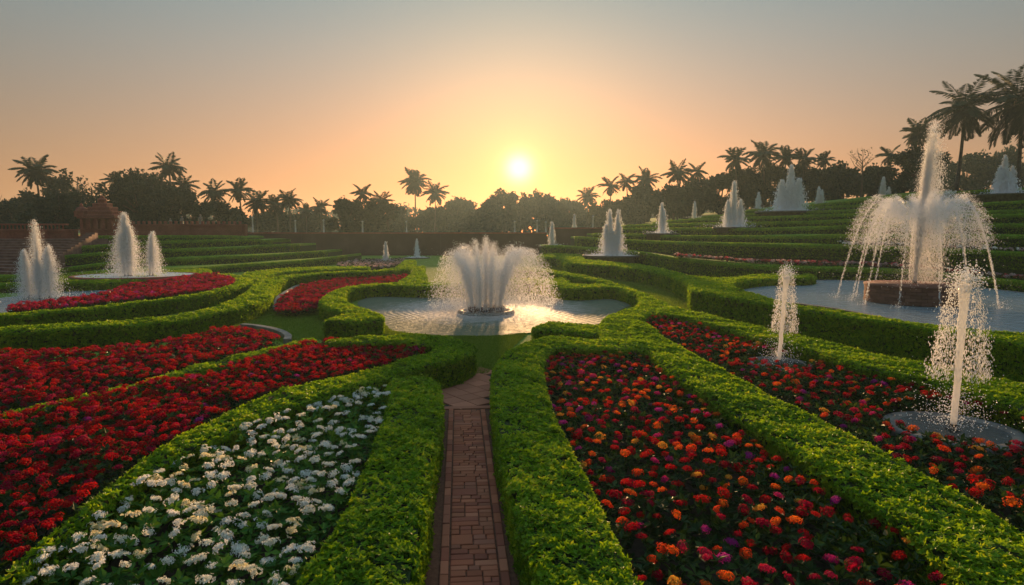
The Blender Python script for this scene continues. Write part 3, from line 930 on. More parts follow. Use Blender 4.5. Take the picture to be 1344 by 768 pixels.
PAL = {
    'red': [((0.44, 0.005, 0.012), (0.34, 0.004, 0.013)), ((0.54, 0.012, 0.009), (0.42, 0.006, 0.011)), ((0.32, 0.004, 0.018), (0.26, 0.004, 0.019))],
    'crimson': [((0.42, 0.006, 0.04), (0.34, 0.005, 0.038)), ((0.31, 0.005, 0.034), (0.26, 0.004, 0.034)), ((0.48, 0.015, 0.07), (0.40, 0.010, 0.052))],
    'orange': [((0.80, 0.20, 0.015), (0.74, 0.07, 0.015)), ((0.78, 0.10, 0.012), (0.70, 0.035, 0.012))],
    'amber': [((0.75, 0.42, 0.05), (0.72, 0.24, 0.03))],
    'magenta': [((0.50, 0.02, 0.18), (0.46, 0.015, 0.12)), ((0.42, 0.03, 0.28), (0.40, 0.02, 0.22))],
    'pink': [((0.62, 0.10, 0.14), (0.5, 0.04, 0.08))],
    'white': [((0.90, 0.88, 0.76), (0.90, 0.90, 0.86)), ((0.90, 0.88, 0.80), (0.90, 0.90, 0.86)), ((0.90, 0.86, 0.68), (0.90, 0.89, 0.82))],
    'cream': [((0.88, 0.74, 0.38), (0.9, 0.86, 0.70))],
    'palepink': [((0.60, 0.46, 0.44), (0.5, 0.34, 0.34)), ((0.5, 0.36, 0.36), (0.40, 0.22, 0.24))],
    'brick': [((0.45, 0.12, 0.10), (0.36, 0.08, 0.08))],
}
HEADS = {}


def head_variants(cname, rad, n):
    key = (cname, round(rad, 3), n)
    if key not in HEADS:
        L_ = []
        for c in PAL[cname]:
            for r in range(2):
                mb = petal_head(n, rad, c, random.uniform(0.34, 0.55) if cname in ('white', 'cream') else random.uniform(0.48, 0.7), cname in ('white', 'cream'))
                L_.append((mb, mb.mesh('flower_head', M['petal'])))
        HEADS[key] = L_
    return HEADS[key]


def darts(poly, dmin, zf, tries, blocked, clump=None):
    lo, hi = poly[:, :2].min(0), poly[:, :2].max(0)
    C = R.uniform(lo, hi, (tries, 2))
    C = C[inside(C, poly)]
    for f in blocked:
        C = C[~inside(C, f)]
    if clump is not None:
        C = C[R.random(len(C)) < clump(C)]
    grid, out = {}, []
    g = dmin
    for x, y in C:
        i, j = int(x // g), int(y // g)
        ok = True
        for a in (-1, 0, 1):
            for b in (-1, 0, 1):
                for q in grid.get((i + a, j + b), ()):
                    if (q[0] - x)**2 + (q[1] - y)**2 < dmin * dmin:
                        ok = False
                        break
                if not ok:
                    break
            if not ok:
                break
        if ok:
            grid.setdefault((i, j), []).append((x, y)); out.append((x, y))
    return np.array(out).reshape(-1, 2)


def circle(c, r, n=20):
    a = np.arange(n) * 2 * math.pi / n
    return np.stack([c[0] + r * np.cos(a), c[1] + r * np.sin(a)], 1)


def flower_bed(label, outline, h, mix, rad, dmin, tries, group, gz=0.0, parts=100, florets=34, keepout=(), leafmat='bed_leaf', leafL=0.1, clump=None, ldens=2.2, wr=0.5, smooth=True, hj=0.05, foliage_h=None, cat='flower bed', zfun=None):
    P = np.asarray(outline, float)
    if smooth:
        P = catmull(P, True, 3)
    if area2(P) < 0:
        P = P[::-1].copy()
    c = P.mean(0)
    zf = zfun or (lambda q: np.full(len(q), gz))
    root = thing('flower_bed', (c[0], c[1], float(zf(P.mean(0)[None])[0])), label, cat, group)
    blocked = list(FOOT) + list(keepout)
    # soil
    mb = MB()
    t = tri_of(P)
    V = P.copy(); V[:, 2] = zf(P) + 0.012
    nz = np.cross(V[t[:, 1]] - V[t[:, 0]], V[t[:, 2]] - V[t[:, 0]])[:, 2]
    t[nz < 0] = t[nz < 0][:, ::-1]
    mb.add(V, [t])
    mb.build('soil', M['soil'], root)
    # foliage
    mb = MB()
    a, b, cc = P[t[:, 0]], P[t[:, 1]], P[t[:, 2]]
    ar = 0.5 * np.abs((b[:, 0] - a[:, 0]) * (cc[:, 1] - a[:, 1]) - (b[:, 1] - a[:, 1]) * (cc[:, 0] - a[:, 0]))
    lm = leaf_len(depth_of(P).min(), leafL, 0.005)
    cnt = R.poisson(ar * ldens / lm**2)
    ti = np.repeat(np.arange(len(t)), cnt)
    u, v = R.random(len(ti)), R.random(len(ti)); f = u + v > 1; u[f], v[f] = 1 - u[f], 1 - v[f]
    Q = a[ti] + u[:, None] * (b[ti] - a[ti]) + v[:, None] * (cc[ti] - a[ti])
    Lp = leaf_len(depth_of(Q), leafL, 0.005)
    k = R.random(len(Q)) < (lm / Lp)**2
    Q, Lp = Q[k], Lp[k]
    for ft in blocked:
        k = ~inside(Q, ft); Q, Lp = Q[k], Lp[k]
    fh = foliage_h or h
    wv = wob(Q, 3.1, hj) + wob(Q, 8.0, hj * .8)
    lev = R.random(len(Q)) ** 0.6
    Q[:, 2] = zf(Q) + 0.04 + (fh - 0.06 + wv) * lev
    shoots(mb, Q, np.tile([[0, 0, 1.0]], (len(Q), 1)), Lp, 4, 0, (0.7, 1.45), 0.45, wr)
    mb.build('foliage', M[leafmat], root, kind='stuff')
    # flower heads
    D = darts(P, dmin, 0, tries, blocked, clump)
    if len(D) == 0:
        return root
    D3 = np.concatenate([D, np.zeros((len(D), 1))], 1)
    D3[:, 2] = zf(D3) + h + wob(D3, 3.1, hj) + R.normal(0, 0.025, len(D))
    order = np.argsort(depth_of(D3))
    names = [m for m, w in mix]
    wts = np.array([w for m, w in mix], float); wts /= wts.sum()
    rest = MB()
    np_ = 0
    for n_, i in enumerate(order):
        p = D3[i]
        cn = names[R.choice(len(names), p=wts)]
        sc = R.uniform(0.72, 1.2)
        rx, ry, rz = R.normal(0, 0.28), R.normal(0, 0.28), R.uniform(0, 6.28)
        d = ray_d = p - np.array([0, 0, CAMZ])
        yc = p[1] * math.cos(TH) - (p[2] - CAMZ) * math.sin(TH)
        zc = (p[2] - CAMZ) * math.cos(TH) + p[1] * math.sin(TH)
        vis = yc > 0.5 and abs(p[0] / yc * FPX) < 672 and abs(zc / yc * FPX) < 384
        if not vis and (abs(p[0] / max(yc, .5) * FPX) > 800 or zc / max(yc, .5) * FPX < -520):
            continue
        if np_ < parts and vis:
            vs = head_variants(cn, rad, florets)
            o = bpy.data.objects.new('flower_head', vs[R.integers(len(vs))][1])
            COL.objects.link(o)
            o.parent = root
            o.location = p - np.array(root.location)
            o.rotation_euler = (rx, ry, rz); o.scale = (sc * R.uniform(.8, 1.3), sc * R.uniform(.75, 1.05), sc)
            np_ += 1
        else:
            vs = head_variants(cn, rad, florets if n_ < 700 else max(10, florets // 2))
            m = vs[R.integers(len(vs))][0]
            Mx = np.array(Matrix.Rotation(rz, 3, 'Z') @ Matrix.Rotation(ry, 3, 'Y') @ Matrix.Rotation(rx, 3, 'X'))
            V = np.concatenate(m.V) @ Mx.T * sc + p
            o0 = rest.n
            off = 0
            rest.V.append(V); rest.T.append(np.concatenate(m.T)); rest.C.append(np.concatenate(m.C))
            for fa in m.F:
                rest.F.append(fa + o0); rest.MI.append(np.zeros(len(fa), int))
            rest.n += len(V)
    if rest.n:
        rest.build('flower_heads', M['petal'], root, kind='stuff')
    return root


GB = 'flower beds of the garden'
J18, J19 = at_z(1022, 476, 0.3), at_z(1251, 562, 0.3)
FOOT_J = [circle(J18, 0.68), circle(J19, 0.87)]


def clumpy(f, lo=0.35):
    return lambda C: np.clip(0.5 + 0.9 * np.sin(C[:, 0] * f + 1.1 * np.sin(C[:, 1] * f * .8)) * np.sin(C[:, 1] * f * 1.1 + 1.3 * np.sin(C[:, 0] * f * .7)), lo, 1)


flower_bed('bed of white flower clusters between the leafy hedge and the large red bed',
           PZ([(400, 530), (440, 518), (480, 506), (512, 512), (501, 549), (486, 592), (472, 620), (438, 688), (405, 735), (370, 830), (-60, 840), (0, 772), (91, 697), (136, 666), (190, 630), (245, 600), (335, 557)], 0.45),
           0.52, [('white', 0.86), ('cream', 0.14)], 0.056, 0.125, 2400, GB, parts=100, florets=40, leafmat='white_leaf', leafL=0.09, clump=clumpy(3.0, .3), ldens=1.7, wr=0.55)
flower_bed('dark-leaved bed of red, orange and magenta flowers just right of the path hedge',
           PZ([(722, 462), (760, 458), (830, 459), (862, 470), (895, 503), (951, 540), (1040, 596), (1084, 632), (1172, 684), (1232, 738), (1320, 830), (880, 830), (830, 740), (800, 684), (770, 622), (748, 582), (730, 547), (718, 512), (713, 482)], 0.42),
           0.46, [('red', 0.46), ('orange', 0.18), ('crimson', 0.14), ('magenta', 0.16), ('amber', 0.06)], 0.052, 0.138, 4200, GB, parts=100, florets=38, leafL=0.095, clump=clumpy(2.2, .35), ldens=1.6)
flower_bed('dark-leaved bed of red flowers with two slender water jets rising from it',
           PZ([(842, 420), (866, 412), (904, 420), (951, 432), (998, 445), (1060, 459), (1108, 477), (1160, 489), (1220, 503), (1297, 523), (1344, 538), (1440, 568), (1440, 780), (1344, 698), (1297, 666), (1220, 626), (1136, 582), (1060, 543), (994, 509), (932, 477), (870, 443)], 0.42),
           0.45, [('red', 0.60), ('orange', 0.15), ('crimson', 0.13), ('magenta', 0.09), ('amber', 0.03)], 0.053, 0.142, 4400, GB, parts=100, florets=34, keepout=FOOT_J, leafL=0.095, clump=clumpy(2.0, .35), ldens=1.5)
flower_bed('large dense bed of red flowers left of the white flower bed',
           PZ([(570, 453.5), (540, 450), (450, 448), (395, 451), (344, 468), (272, 492), (190, 503), (91, 526), (0, 549), (-90, 578), (-120, 820), (0, 750), (82, 681), (181, 604), (290, 543), (362, 513), (440, 495), (505, 479), (559, 463)], 0.42),
           0.46, [('red', 0.77), ('crimson', 0.22), ('magenta', 0.01)], 0.058, 0.112, 24000, GB, parts=100, florets=30, leafL=0.095, clump=clumpy(2.6, .45), ldens=1.3)
flower_bed('bed of red flowers with a pale kerb at its tip, below the long S-shaped hedge',
           PZ([(366, 443), (345, 435), (310, 431), (294, 432), (240, 445), (131, 458), (0, 462), (-90, 463), (-90, 556), (0, 540), (91, 523), (181, 501), (256, 479), (331, 462), (363, 450)], 0.36),
           0.40, [('red', 0.7), ('crimson', 0.3)], 0.062, 0.120, 17000, GB, parts=100, florets=26, leafL=0.095, clump=clumpy(2.4, .5), ldens=1.3)
flower_bed('narrow curved crimson bed between the S-shaped hedge and the hook-shaped hedge',
           PZ([(533, 361.5), (500, 364), (440, 367), (410, 371.5), (390, 378), (367, 393), (362, 403), (364, 408), (385, 409), (412, 406), (420, 397), (440, 383), (470, 377), (500, 373), (525, 369)], 0.25),
           0.28, [('crimson', 0.7), ('red', 0.3)], 0.085, 0.165, 12000, GB, parts=0, florets=16, ldens=1.2, leafL=0.1)
flower_bed('crescent-shaped crimson bed beside the left pool',
           PZ([(160, 377), (200, 371), (240, 365), (275, 360.5), (300, 362.5), (307, 368), (303, 375), (280, 380.5), (240, 386.5), (180, 393), (100, 401.5), (40, 408), (14, 409), (14, 403), (60, 397), (120, 389), (150, 383)], 0.5),
           0.55, [('crimson', 0.82), ('magenta', 0.06), ('red', 0.12)], 0.095, 0.185, 12000, GB, parts=0, florets=14, ldens=1.2, leafL=0.1)
flower_bed('small patch of dusty pink flowers around the far jet near the brown wall',
           PZ([(445, 346), (470, 342), (505, 341), (530, 340.5), (522, 347), (500, 351), (470, 351.5), (448, 350)], 0.2), 0.22, [('palepink', 1)], 0.13, 0.24, 4000, GB, parts=0, florets=8, ldens=1.0, leafL=0.1)


def strip_bed(label, W_, i0, dy0, dy1, mix, rad, dmin, h=0.16):
    F = catmull(W_[i0:], False, 4)
    B = F[::-1].copy()
    F = F.copy(); F[:, 1] += dy0; B[:, 1] += dy1
    O = np.concatenate([F, B])
    xs, zs = F[:, 0], F[:, 2]
    o = np.argsort(xs)
    global FOOT
    keep = FOOT; FOOT = []
    flower_bed(label, O, h, mix, rad, dmin, 9000, GB, parts=0, florets=8, ldens=1.0, leafL=0.1, smooth=False, zfun=lambda q: np.interp(q[:, 0], xs[o], zs[o]) - 0.02)
    FOOT = keep


strip_bed('thin strip of pink and brick-red flowers along the lowest right terrace', T_W[0], 5, 0.9, 2.6, [('palepink', 0.45), ('brick', 0.35), ('pink', 0.2)], 0.11, 0.17)
strip_bed('thin strip of small white flowers along the second right terrace', T_W[1], 6, 0.8, 1.9, [('palepink', 0.3), ('white', 0.7)], 0.09, 0.17, 0.14)


def kerb():
    pts = catmull(PZ([(318, 428.5), (335, 430), (355, 433.5), (370, 438), (378, 443.5), (377, 449)], 0.04), False, 5)
    mb = MB()
    for i in range(len(pts) - 1):
        a, b = pts[i], pts[i + 1]
        d = b - a
        mb.box(((a + b) / 2)[:2].tolist() + [0.05], (np.linalg.norm(d) * 0.97, 0.20, 0.16), math.atan2(d[1], d[0]), 0, 0.012)
    o = mb.build('stone_kerb', M['pale_stone'])
    tag(o, 'curved pale stone kerb at the tip of the red flower bed', 'kerb')
    pts = catmull(PZ([(363, 409), (361, 402), (366, 391), (388, 377), (408, 370.5)], 0.04), False, 5)
    mb = MB()
    for i in range(len(pts) - 1):
        a, b = pts[i], pts[i + 1]
        d = b - a
        mb.box(((a + b) / 2)[:2].tolist() + [0.05], (np.linalg.norm(d) * 0.97, 0.18, 0.14), math.atan2(d[1], d[0]), 0, 0.012)
    o = mb.build('stone_kerb', M['pale_stone'])
    tag(o, 'pale stone kerb hugging the near end of the narrow crimson bed', 'kerb')


kerb()


# ------------------------------------------------------------------ walls, steps, pavilion
def wall_mesh(x0, x1, y, zt, th=0.6, z0=-0.1, m='brownwall', coping='redstone'):
    mb = MB()
    mb.box(((x0 + x1) / 2, y + th / 2, (z0 + zt - 0.18) / 2), (x1 - x0, th, zt - 0.18 - z0))
    # shallow piers and a plinth course break the long face
    x = x0 + 1.5
    while x < x1:
        mb.box((x, y - 0.04, (z0 + zt - 0.18) / 2), (0.5, 0.1, zt - 0.2 - z0)); x += 6.0
    mb.box(((x0 + x1) / 2, y - 0.06, 0.2), (x1 - x0 - .02, 0.14, 0.5))
    return mb


def build_wall(name, label, x0, x1, y, zt, m='brownwall', coping='redstone', z0=-0.1):
    root = thing(name, ((x0 + x1) / 2, y, 0), label, 'wall')
    wall_mesh(x0, x1, y, zt, z0=z0).build('masonry', M[m], root)
    mb = MB()
    x = x0
    while x < x1 - 0.05:
        d = min(1.2, x1 - x)
        mb.box((x + d / 2, y + 0.28, zt - 0.09 + random.uniform(-.006, .006)), (d - 0.015, 0.86, 0.18), 0, 0, 0.02); x += d
    mb.build('coping', M[coping], root)
    return root


build_wall('retaining_wall', 'long brown retaining wall across the far end of the garden', -35.0, 4.5, 79.2, 3.0)
build_wall('retaining_wall', 'higher brown wall section at the far end, right of the sun', 4.6, 24.0, 78.4, 3.62)
rw = build_wall('sandstone_wall', 'red sandstone wall right of the tiered pavilion, with little pale figures on it', -45.0, -30.9, 71.0, 3.95, 'redstone', 'redstone', 1.0)
mb = MB()
x = -44.6
while x < -31.2:
    mb.box((x, 71.25, 4.12), (0.22, 0.25, 0.36), 0, 0, 0.03); x += 0.62
mb.build('parapet', M['redstone'], rw)
lw = build_wall('sandstone_wall', 'dark red sandstone wall with a baluster band at the left edge', -76.0, -41.15, 57.5, 3.30, 'redstone')
mb = MB()
x = -75.8
while x < -42.0:
    mb.lathe([(0.05, 3.3), (0.10, 3.38), (0.05, 3.48), (0.09, 3.58), (0.05, 3.66)], (x, 57.78, 0), 6); x += 0.36
mb.build('balustrade', M['redstone'], lw)
mb = MB(); mb.box((-58.95, 57.78, 3.74), (34.1, 0.4, 0.15), 0, 0, 0.02)
mb.build('handrail', M['redstone'], lw)

# stone steps climbing to the left wall
st = thing('stone_steps', (-44, 50, 0), 'broad flight of worn stone steps climbing to the left sandstone wall', 'steps')
mb = MB()
NS = 12
for i in range(NS):
    y = 43.5 + i * 0.95
    z = 0.2 * (i + 1)
    xr = -33.9 - i * 0.36
    mb.box(((-76 + xr) / 2, y + (57.3 - y) / 2, z - 0.1), (xr + 76, 57.3 - y, 0.197), 0, 0, 0.015)
mb.build('treads', M['palestep'], st)
mb = MB()
P0, P1 = np.array([-33.4, 43.0, 0.55]), np.array([-38.3, 56.0, 2.85])
for k in range(14):
    a, b = P0 + (P1 - P0) * k / 14, P0 + (P1 - P0) * (k + 1) / 14
    c = (a + b) / 2
    ang = math.atan2(b[1] - a[1], b[0] - a[0])
    mb.box((c[0], c[1], c[2] / 2 + 0.1), (np.linalg.norm((b - a)[:2]) * 0.985, 0.75, c[2] + 0.2), ang, 0, 0.02)
mb.build('side_parapet', M['palestep'], st)

# tiered sandstone pavilion
PX, PY = -39.6, 59.5
pv = thing('pavilion', (PX, PY, 2.2), 'small tiered red sandstone pavilion with a stepped roof, standing behind the steps', 'pavilion')
mb = MB()
mb.box((PX, PY, 2.6), (3.3, 2.0, 1.2), 0, 0, 0.03)
for i, xx in enumerate(np.linspace(-1.4, 1.4, 5)):
    mb.box((PX + xx, PY - .98, 3.75), (0.26, 0.26, 1.1), 0, 0, 0.03)
    mb.box((PX + xx, PY + .95, 3.75), (0.26, 0.26, 1.1), 0, 0, 0.03)
mb.box((PX, PY, 3.75), (2.7, 1.6, 1.095))
mb.build('wall', M['redstone'], pv)
mb = MB()
mb.box((PX, PY, 3.27), (3.5, 2.2, 0.12), 0, 0, 0.03)
mb.box((PX, PY, 4.40), (3.6, 2.3, 0.16), 0, 0, 0.03)
mb.build('cornice', M['redstone'], pv)
mb = MB()
for k, (w, z) in enumerate([(3.5, 4.60), (2.85, 4.98), (2.15, 5.36), (1.4, 5.72)]):
    mb.box((PX, PY, z), (w, w * .62, 0.16), 0, 0, 0.05)
    mb.box((PX, PY, z + 0.19), (w - 0.75, (w - .75) * .62, 0.22))
rf = mb.build('roof', M['redstone'], pv)
mb = MB(); mb.lathe([(0.30, 5.98), (0.42, 6.08), (0.36, 6.22), (0.16, 6.32), (0.22, 6.40), (0.05, 6.55), (0.01, 6.68)], (PX, PY, 0), 12)
mb.build('finial', M['redstone'], rf, True)
mb = MB()
mb.box((PX - 1.5, PY - .8, 4.75), (0.9, 0.9, 0.55), 0, 0, 0.03)
mb.lathe([(0.55, 5.02), (0.5, 5.12), (0.42, 5.3), (0.2, 5.42), (0.12, 5.5), (0.16, 5.58), (0.02, 5.8)], (PX - 1.5, PY - .8, 0), 12)
mb.build('turret', M['redstone'], pv)


# little figures on the sandstone wall
def figure(px, top, base, label, plump):
    p = at_Y(px, base, 71.3)
    h = (base - top) / FPX * 71.3
    r = h * plump
    mb = MB()
    mb.lathe([(r * 1.1, 0), (r * 1.1, .08 * h), (r * .8, .1 * h), (r, .25 * h), (r * .75, .45 * h), (r * .95, .62 * h), (r * .8, .74 * h), (r * .32, .79 * h), (r * .5, .84 * h), (r * .52, .92 * h), (r * .3, .98 * h), (.01, h)], p, 10)
    for s in (-1, 1):
        mb.tube([p + np.array([s * r * .8, 0, .7 * h]), p + np.array([s * r * 1.15, -.02, .52 * h]), p + np.array([s * r * .6, -r * .7, .42 * h])], r * .22, 6)
    o = mb.build('statue', M['pale_stone'], None, True)
    tag(o, label, 'statue', 'pale statues along the red wall')


figure(224, 286.5, 296, 'short pale statue nearest the pavilion on the red sandstone wall', .2)
figure(239, 283.5, 296, 'slim greyish statue in the middle of the red sandstone wall', .17)
figure(263.5, 281.5, 296, 'brightest and tallest pale statue on the red sandstone wall', .16)
figure(272, 290, 296, 'squat little statue just right of the tallest statue on the wall', .3)

# slender pale posts on the upper lawn behind the wall
POSTS = [(332, 284, 'pale post at the misty left end of the upper lawn, beside the red wall'), (388, 289, 'pale post between two drooping palms behind the brown wall'), (425, 288, 'brightest pale post, standing in the misty gap behind the brown wall'),
         (476, 290, 'faint pale post before the dark bush clump behind the brown wall'), (533.5, 290, 'pale post just left of the trunk of the tall lone palm'), (675.5, 290, 'thin post before the glowing orange trees below the sun'),
         (705, 289, 'thicker post right of the sun before the orange trees'), (716.5, 291, 'thin post beside the low jet on the plate basin'), (778, 283, 'tall thin post just left of the twin-peaked fountain')]
proto = None
for px, top, lb in POSTS:
    p = at_Y(px, 305, 83.0)
    zt = at_Y(px, top, 83.0)[2]
    if proto is None:
        mb = MB()
        mb.lathe([(0.17, 0), (0.17, .06), (0.11, .08), (0.095, .9), (0.14, .92), (0.14, .96), (0.05, 1.0)], (0, 0, 0), 8)
        o = proto = mb.build('stone_post', M['post'], None, True)
    else:
        o = proto.copy(); COL.objects.link(o)
    o.location = (p[0], p[1], UPZ)
    o.scale = (1, 1, zt - UPZ)
    tag(o, lb, 'post', 'pale posts behind the brown wall')


# ------------------------------------------------------------------ fountains
OCT = np.array([(1, 0, 0), (-1, 0, 0), (0, 1, 0), (0, -1, 0), (0, 0, 1), (0, 0, -1)], float)
OCF = np.array([(0, 2, 4), (2, 1, 4), (1, 3, 4), (3, 0, 4), (2, 0, 5), (1, 2, 5), (3, 1, 5), (0, 3, 5)])
TET = np.array([(0.94, 0, -.33), (-.47, .82, -.33), (-.47, -.82, -.33), (0, 0, 1)], float)
TEF = np.array([(0, 2, 1), (0, 1, 3), (1, 2, 3), (2, 0, 3)])


def drops(mb, P, r, vel=None, stretch=1.0, octa=False, mi=0):
    n = len(P)
    if not n:
        return
    B, Fc = (OCT, OCF) if octa else (TET, TEF)
    k = len(B)
    r = np.broadcast_to(r, (n,)) * R.uniform(0.6, 1.35, n)
    if vel is None:
        A = unit(R.normal(0, 1, (n, 3)))
        el = np.ones(n)
    else:
        sp = np.linalg.norm(vel, axis=1)
        A = unit(vel + R.normal(0, 0.15, (n, 3)))
        el = 1 + stretch * np.minimum(sp / 4.0, 1.5)
    U, Vv = perp(A)
    V = P[:, None, :] + r[:, None, None] * (B[None, :, 0:1] * U[:, None] + B[None, :, 1:2] * Vv[:, None] + B[None, :, 2:3] * (A * el[:, None])[:, None])
    F = (Fc[None] + (np.arange(n) * k)[:, None, None]).reshape(-1, 3)
    mb.add(V.reshape(-1, 3), [F], mi)


G = 9.81


def plume(n, base, H, spread=0.06, lean=(0, 0), loss=0.10, tmin=0.0, tmax=1.0, turb=0.03, rise=0.0):
    """drops of one jet thrown up to height H: positions and speeds"""
    q = np.abs(R.normal(0, 1, n))
    v = math.sqrt(2 * G * H) * np.maximum(1 - loss * 1.35 * q, .35)
    wq = spread * (.18 + .75 * q)
    D = np.stack([lean[0] + R.normal(0, 1, n) * wq, lean[1] + R.normal(0, 1, n) * wq, np.ones(n)], 1)
    D = unit(D)
    v0 = D * v[:, None]
    T = 2 * v0[:, 2] / G
    t = R.uniform(tmin, tmax, n) * T
    if rise > 0:
        up = R.random(n) < rise
        t = np.where(up, R.random(n) * T * 0.5, t)
    P = np.asarray(base) + v0 * t[:, None]
    P[:, 2] -= 0.5 * G * t**2
    P += R.normal(0, 1, (n, 3)) * (turb * H * (0.15 + t / np.maximum(T, 1e-3)))[:, None] * np.array([1, 1, .6])
    sw = R.uniform(0, 6.28)
    P[:, 0] += .018 * H * (t / np.maximum(T, 1e-3)) * np.sin(t * 17 + sw)
    P[:, 2] += .03 * H * np.sin(np.floor(t * 23) * 2.1 + sw) * (t / np.maximum(T, 1e-3))
    vel = v0.copy(); vel[:, 2] -= G * t
    k = P[:, 2] > base[2] - 0.02
    return P[k], vel[k]


def jet_core(mb, base, H, lean=(0, 0), r0=0.03, r1=0.10, frac=0.8, n=10, seg=14):
    v = math.sqrt(2 * G * H)
    D = unit(np.array([lean[0], lean[1], 1.0])) * v
    ts = np.linspace(0, 1, seg) ** 0.8 * (D[2] / G) * (1 - math.sqrt(max(0, 1 - frac)))
    P = np.asarray(base) + D * ts[:, None]
    P[:, 2] -= 0.5 * G * ts**2
    P[1:] += R.normal(0, 0.008 * H ** .5, (seg - 1, 3)) * np.array([1, 1, 0])
    mb.tube(P, np.linspace(r0, r1, seg) * R.uniform(0.85, 1.15, seg), n)


def fountain(label, base, jets, basin=None, drop=None, cat='fountain', group='fountains of the garden', nozzle_r=0.06, splash=0, extra=None, octa=False):
    """jets: list of (dx, dy, H, n, spread, lean, core radius top)"""
    base = np.asarray(base, float)
    Z = depth_of(base[None])[0]
    r = drop or (0.50 if Z < 40 else 0.62) * Z / FPX
    far = .62 if Z > 40 else 1.6
    root = thing('fountain', base, label, cat, group)
    if basin:
        basin(root, base)
    mb, mc = MB(), MB()
    for dx, dy, H, n, spr, lean, core in jets:
        b = base + np.array([dx, dy, 0.06])
        P, v = plume(int(n * 1.9 * far), b, H, spr * .85, lean, 0.13, turb=0.022, rise=0.38)
        drops(mb, P, r * (.85 if Z > 40 else .68), v, 2.2, octa)
        P, v = plume(int(n * 1.1 * far), b, H * .8, spr * 1.9, lean, 0.22, turb=0.06)      # drifting fine mist
        drops(mb, P, r * .42, v, 0.6, False)
        if core > 0:
            jet_core(mc, b, H, lean, core * 0.30, core * .55, 0.6)
        mn = MB()
        mn.lathe([(nozzle_r * 1.4, -0.08), (nozzle_r * 1.4, 0.0), (nozzle_r * .8, 0.02), (nozzle_r * .55, 0.14), (nozzle_r * .6, 0.16), (nozzle_r * .3, .165)], b - np.array([0, 0, .06]), 8)
        mn.build('nozzle', M['darkmetal'], root)
    if splash:
        H = max(j[2] for j in jets)
        n = splash
        a = R.uniform(0, 6.28, n); rr = np.abs(R.normal(0, 0.30 * H, n))
        P = base + np.stack([rr * np.cos(a), rr * np.sin(a), np.abs(R.normal(0, .05 * H, n)) + .03], 1)
        drops(mb, P, r * .8, None, 1, octa)
    if extra:
        extra(mb, mc, base, r)
    if mc.n:
        mc.build('jet', M['jet'], root, True)
    mb.build('spray', M['spray'], root, kind='stuff')
    return root


def plate(rad, hgt=0.14, foot=0.6, sy=1.0, wet=True):
    """shallow round basin filled to the brim, standing on a drum"""
    def f(root, base):
        mb = MB()
        mb.lathe([(rad * .82, -foot), (rad * .82, -hgt), (rad * .97, -hgt * .9), (rad, -hgt * .5), (rad, 0.02), (rad * .95, 0.02), (rad * .94, -0.03)], base, 36, 0, 1, sy)
        bs = mb.build('basin', M['stone'], root, True)
        mb = MB()
        a = np.arange(36) * 2 * math.pi / 36
        for q0, q1 in ((0, .5), (.5, .945)):
            V = np.concatenate([np.stack([rad * q * np.cos(a), rad * q * sy * np.sin(a), np.full(36, -0.012)], 1) for q in (q0 + 1e-3, q1)]) + base
            j = np.arange(36); k = (j + 1) % 36
            mb.add(V, [np.stack([j, 36 + j, 36 + k, k], 1)])
        mb.build('basin_water', M['foam'], bs)
    return f


def px_h(base, px, py):
    """height and sideways lean of a jet whose tip is at this pixel, thrown from base"""
    tip = at_Y(px, py, base[1])
    return tip[2] - base[2], (tip[0] - base[0]) / max(tip[2] - base[2], .1) / 2.0


def simple(label, bx, by, tx, ty, Y=None, z=None, n=3000, spread=0.05, core=0.06, basin=None, more=(), splash=300, cat='fountain', nz=0.06):
    b = at_Y(bx, by, Y) if Y else at_z(bx, by, z)
    H, ln = px_h(b, tx, ty)
    sc = b[1] / FPX
    js = [(0, 0, H, n, spread, (ln, 0), core)]
    for dx, hfrac, nn, spr in more:
        js.append((dx * sc, 0, H * hfrac, nn, spr, (dx * .002, 0), core * .8))
    return fountain(label, b, js, basin, splash=splash, nozzle_r=nz, cat=cat)


# left pool and upper basin
simple('bushy fountain with a thin upper spurt in the left pool', 53, 392, 45, 290, z=0.05, n=2600, spread=0.035, core=0.09, more=[(-14, .62, 3600, .05), (12, .68, 3600, .055), (0, .5, 3600, .09)], splash=1400)
B_UP = at_z(178, 360.5, 0.55)


def oval_basin(root, base):
    mb = MB()
    c = np.array([B_UP[0], B_UP[1], 0])
    mb.lathe([(3.35, 0.05), (3.35, 0.53), (3.1, 0.55), (3.08, 0.48)], c, 48, 0, 1, 0.86)
    bs = mb.build('basin', M['redstone'], root, True)
    mb = MB()
    a = np.arange(48) * 2 * math.pi / 48
    V = np.concatenate([np.stack([q * np.cos(a), q * .86 * np.sin(a), np.full(48, 0.52)], 1) for q in (0.01, 1.6, 3.085)]) + c
    j = np.arange(48); k = (j + 1) % 48
    mb.add(V, [np.concatenate([np.stack([i * 48 + j, (i + 1) * 48 + j, (i + 1) * 48 + k, i * 48 + k], 1) for i in (0, 1)])])
    mb.build('basin_water', M['foam'], bs)


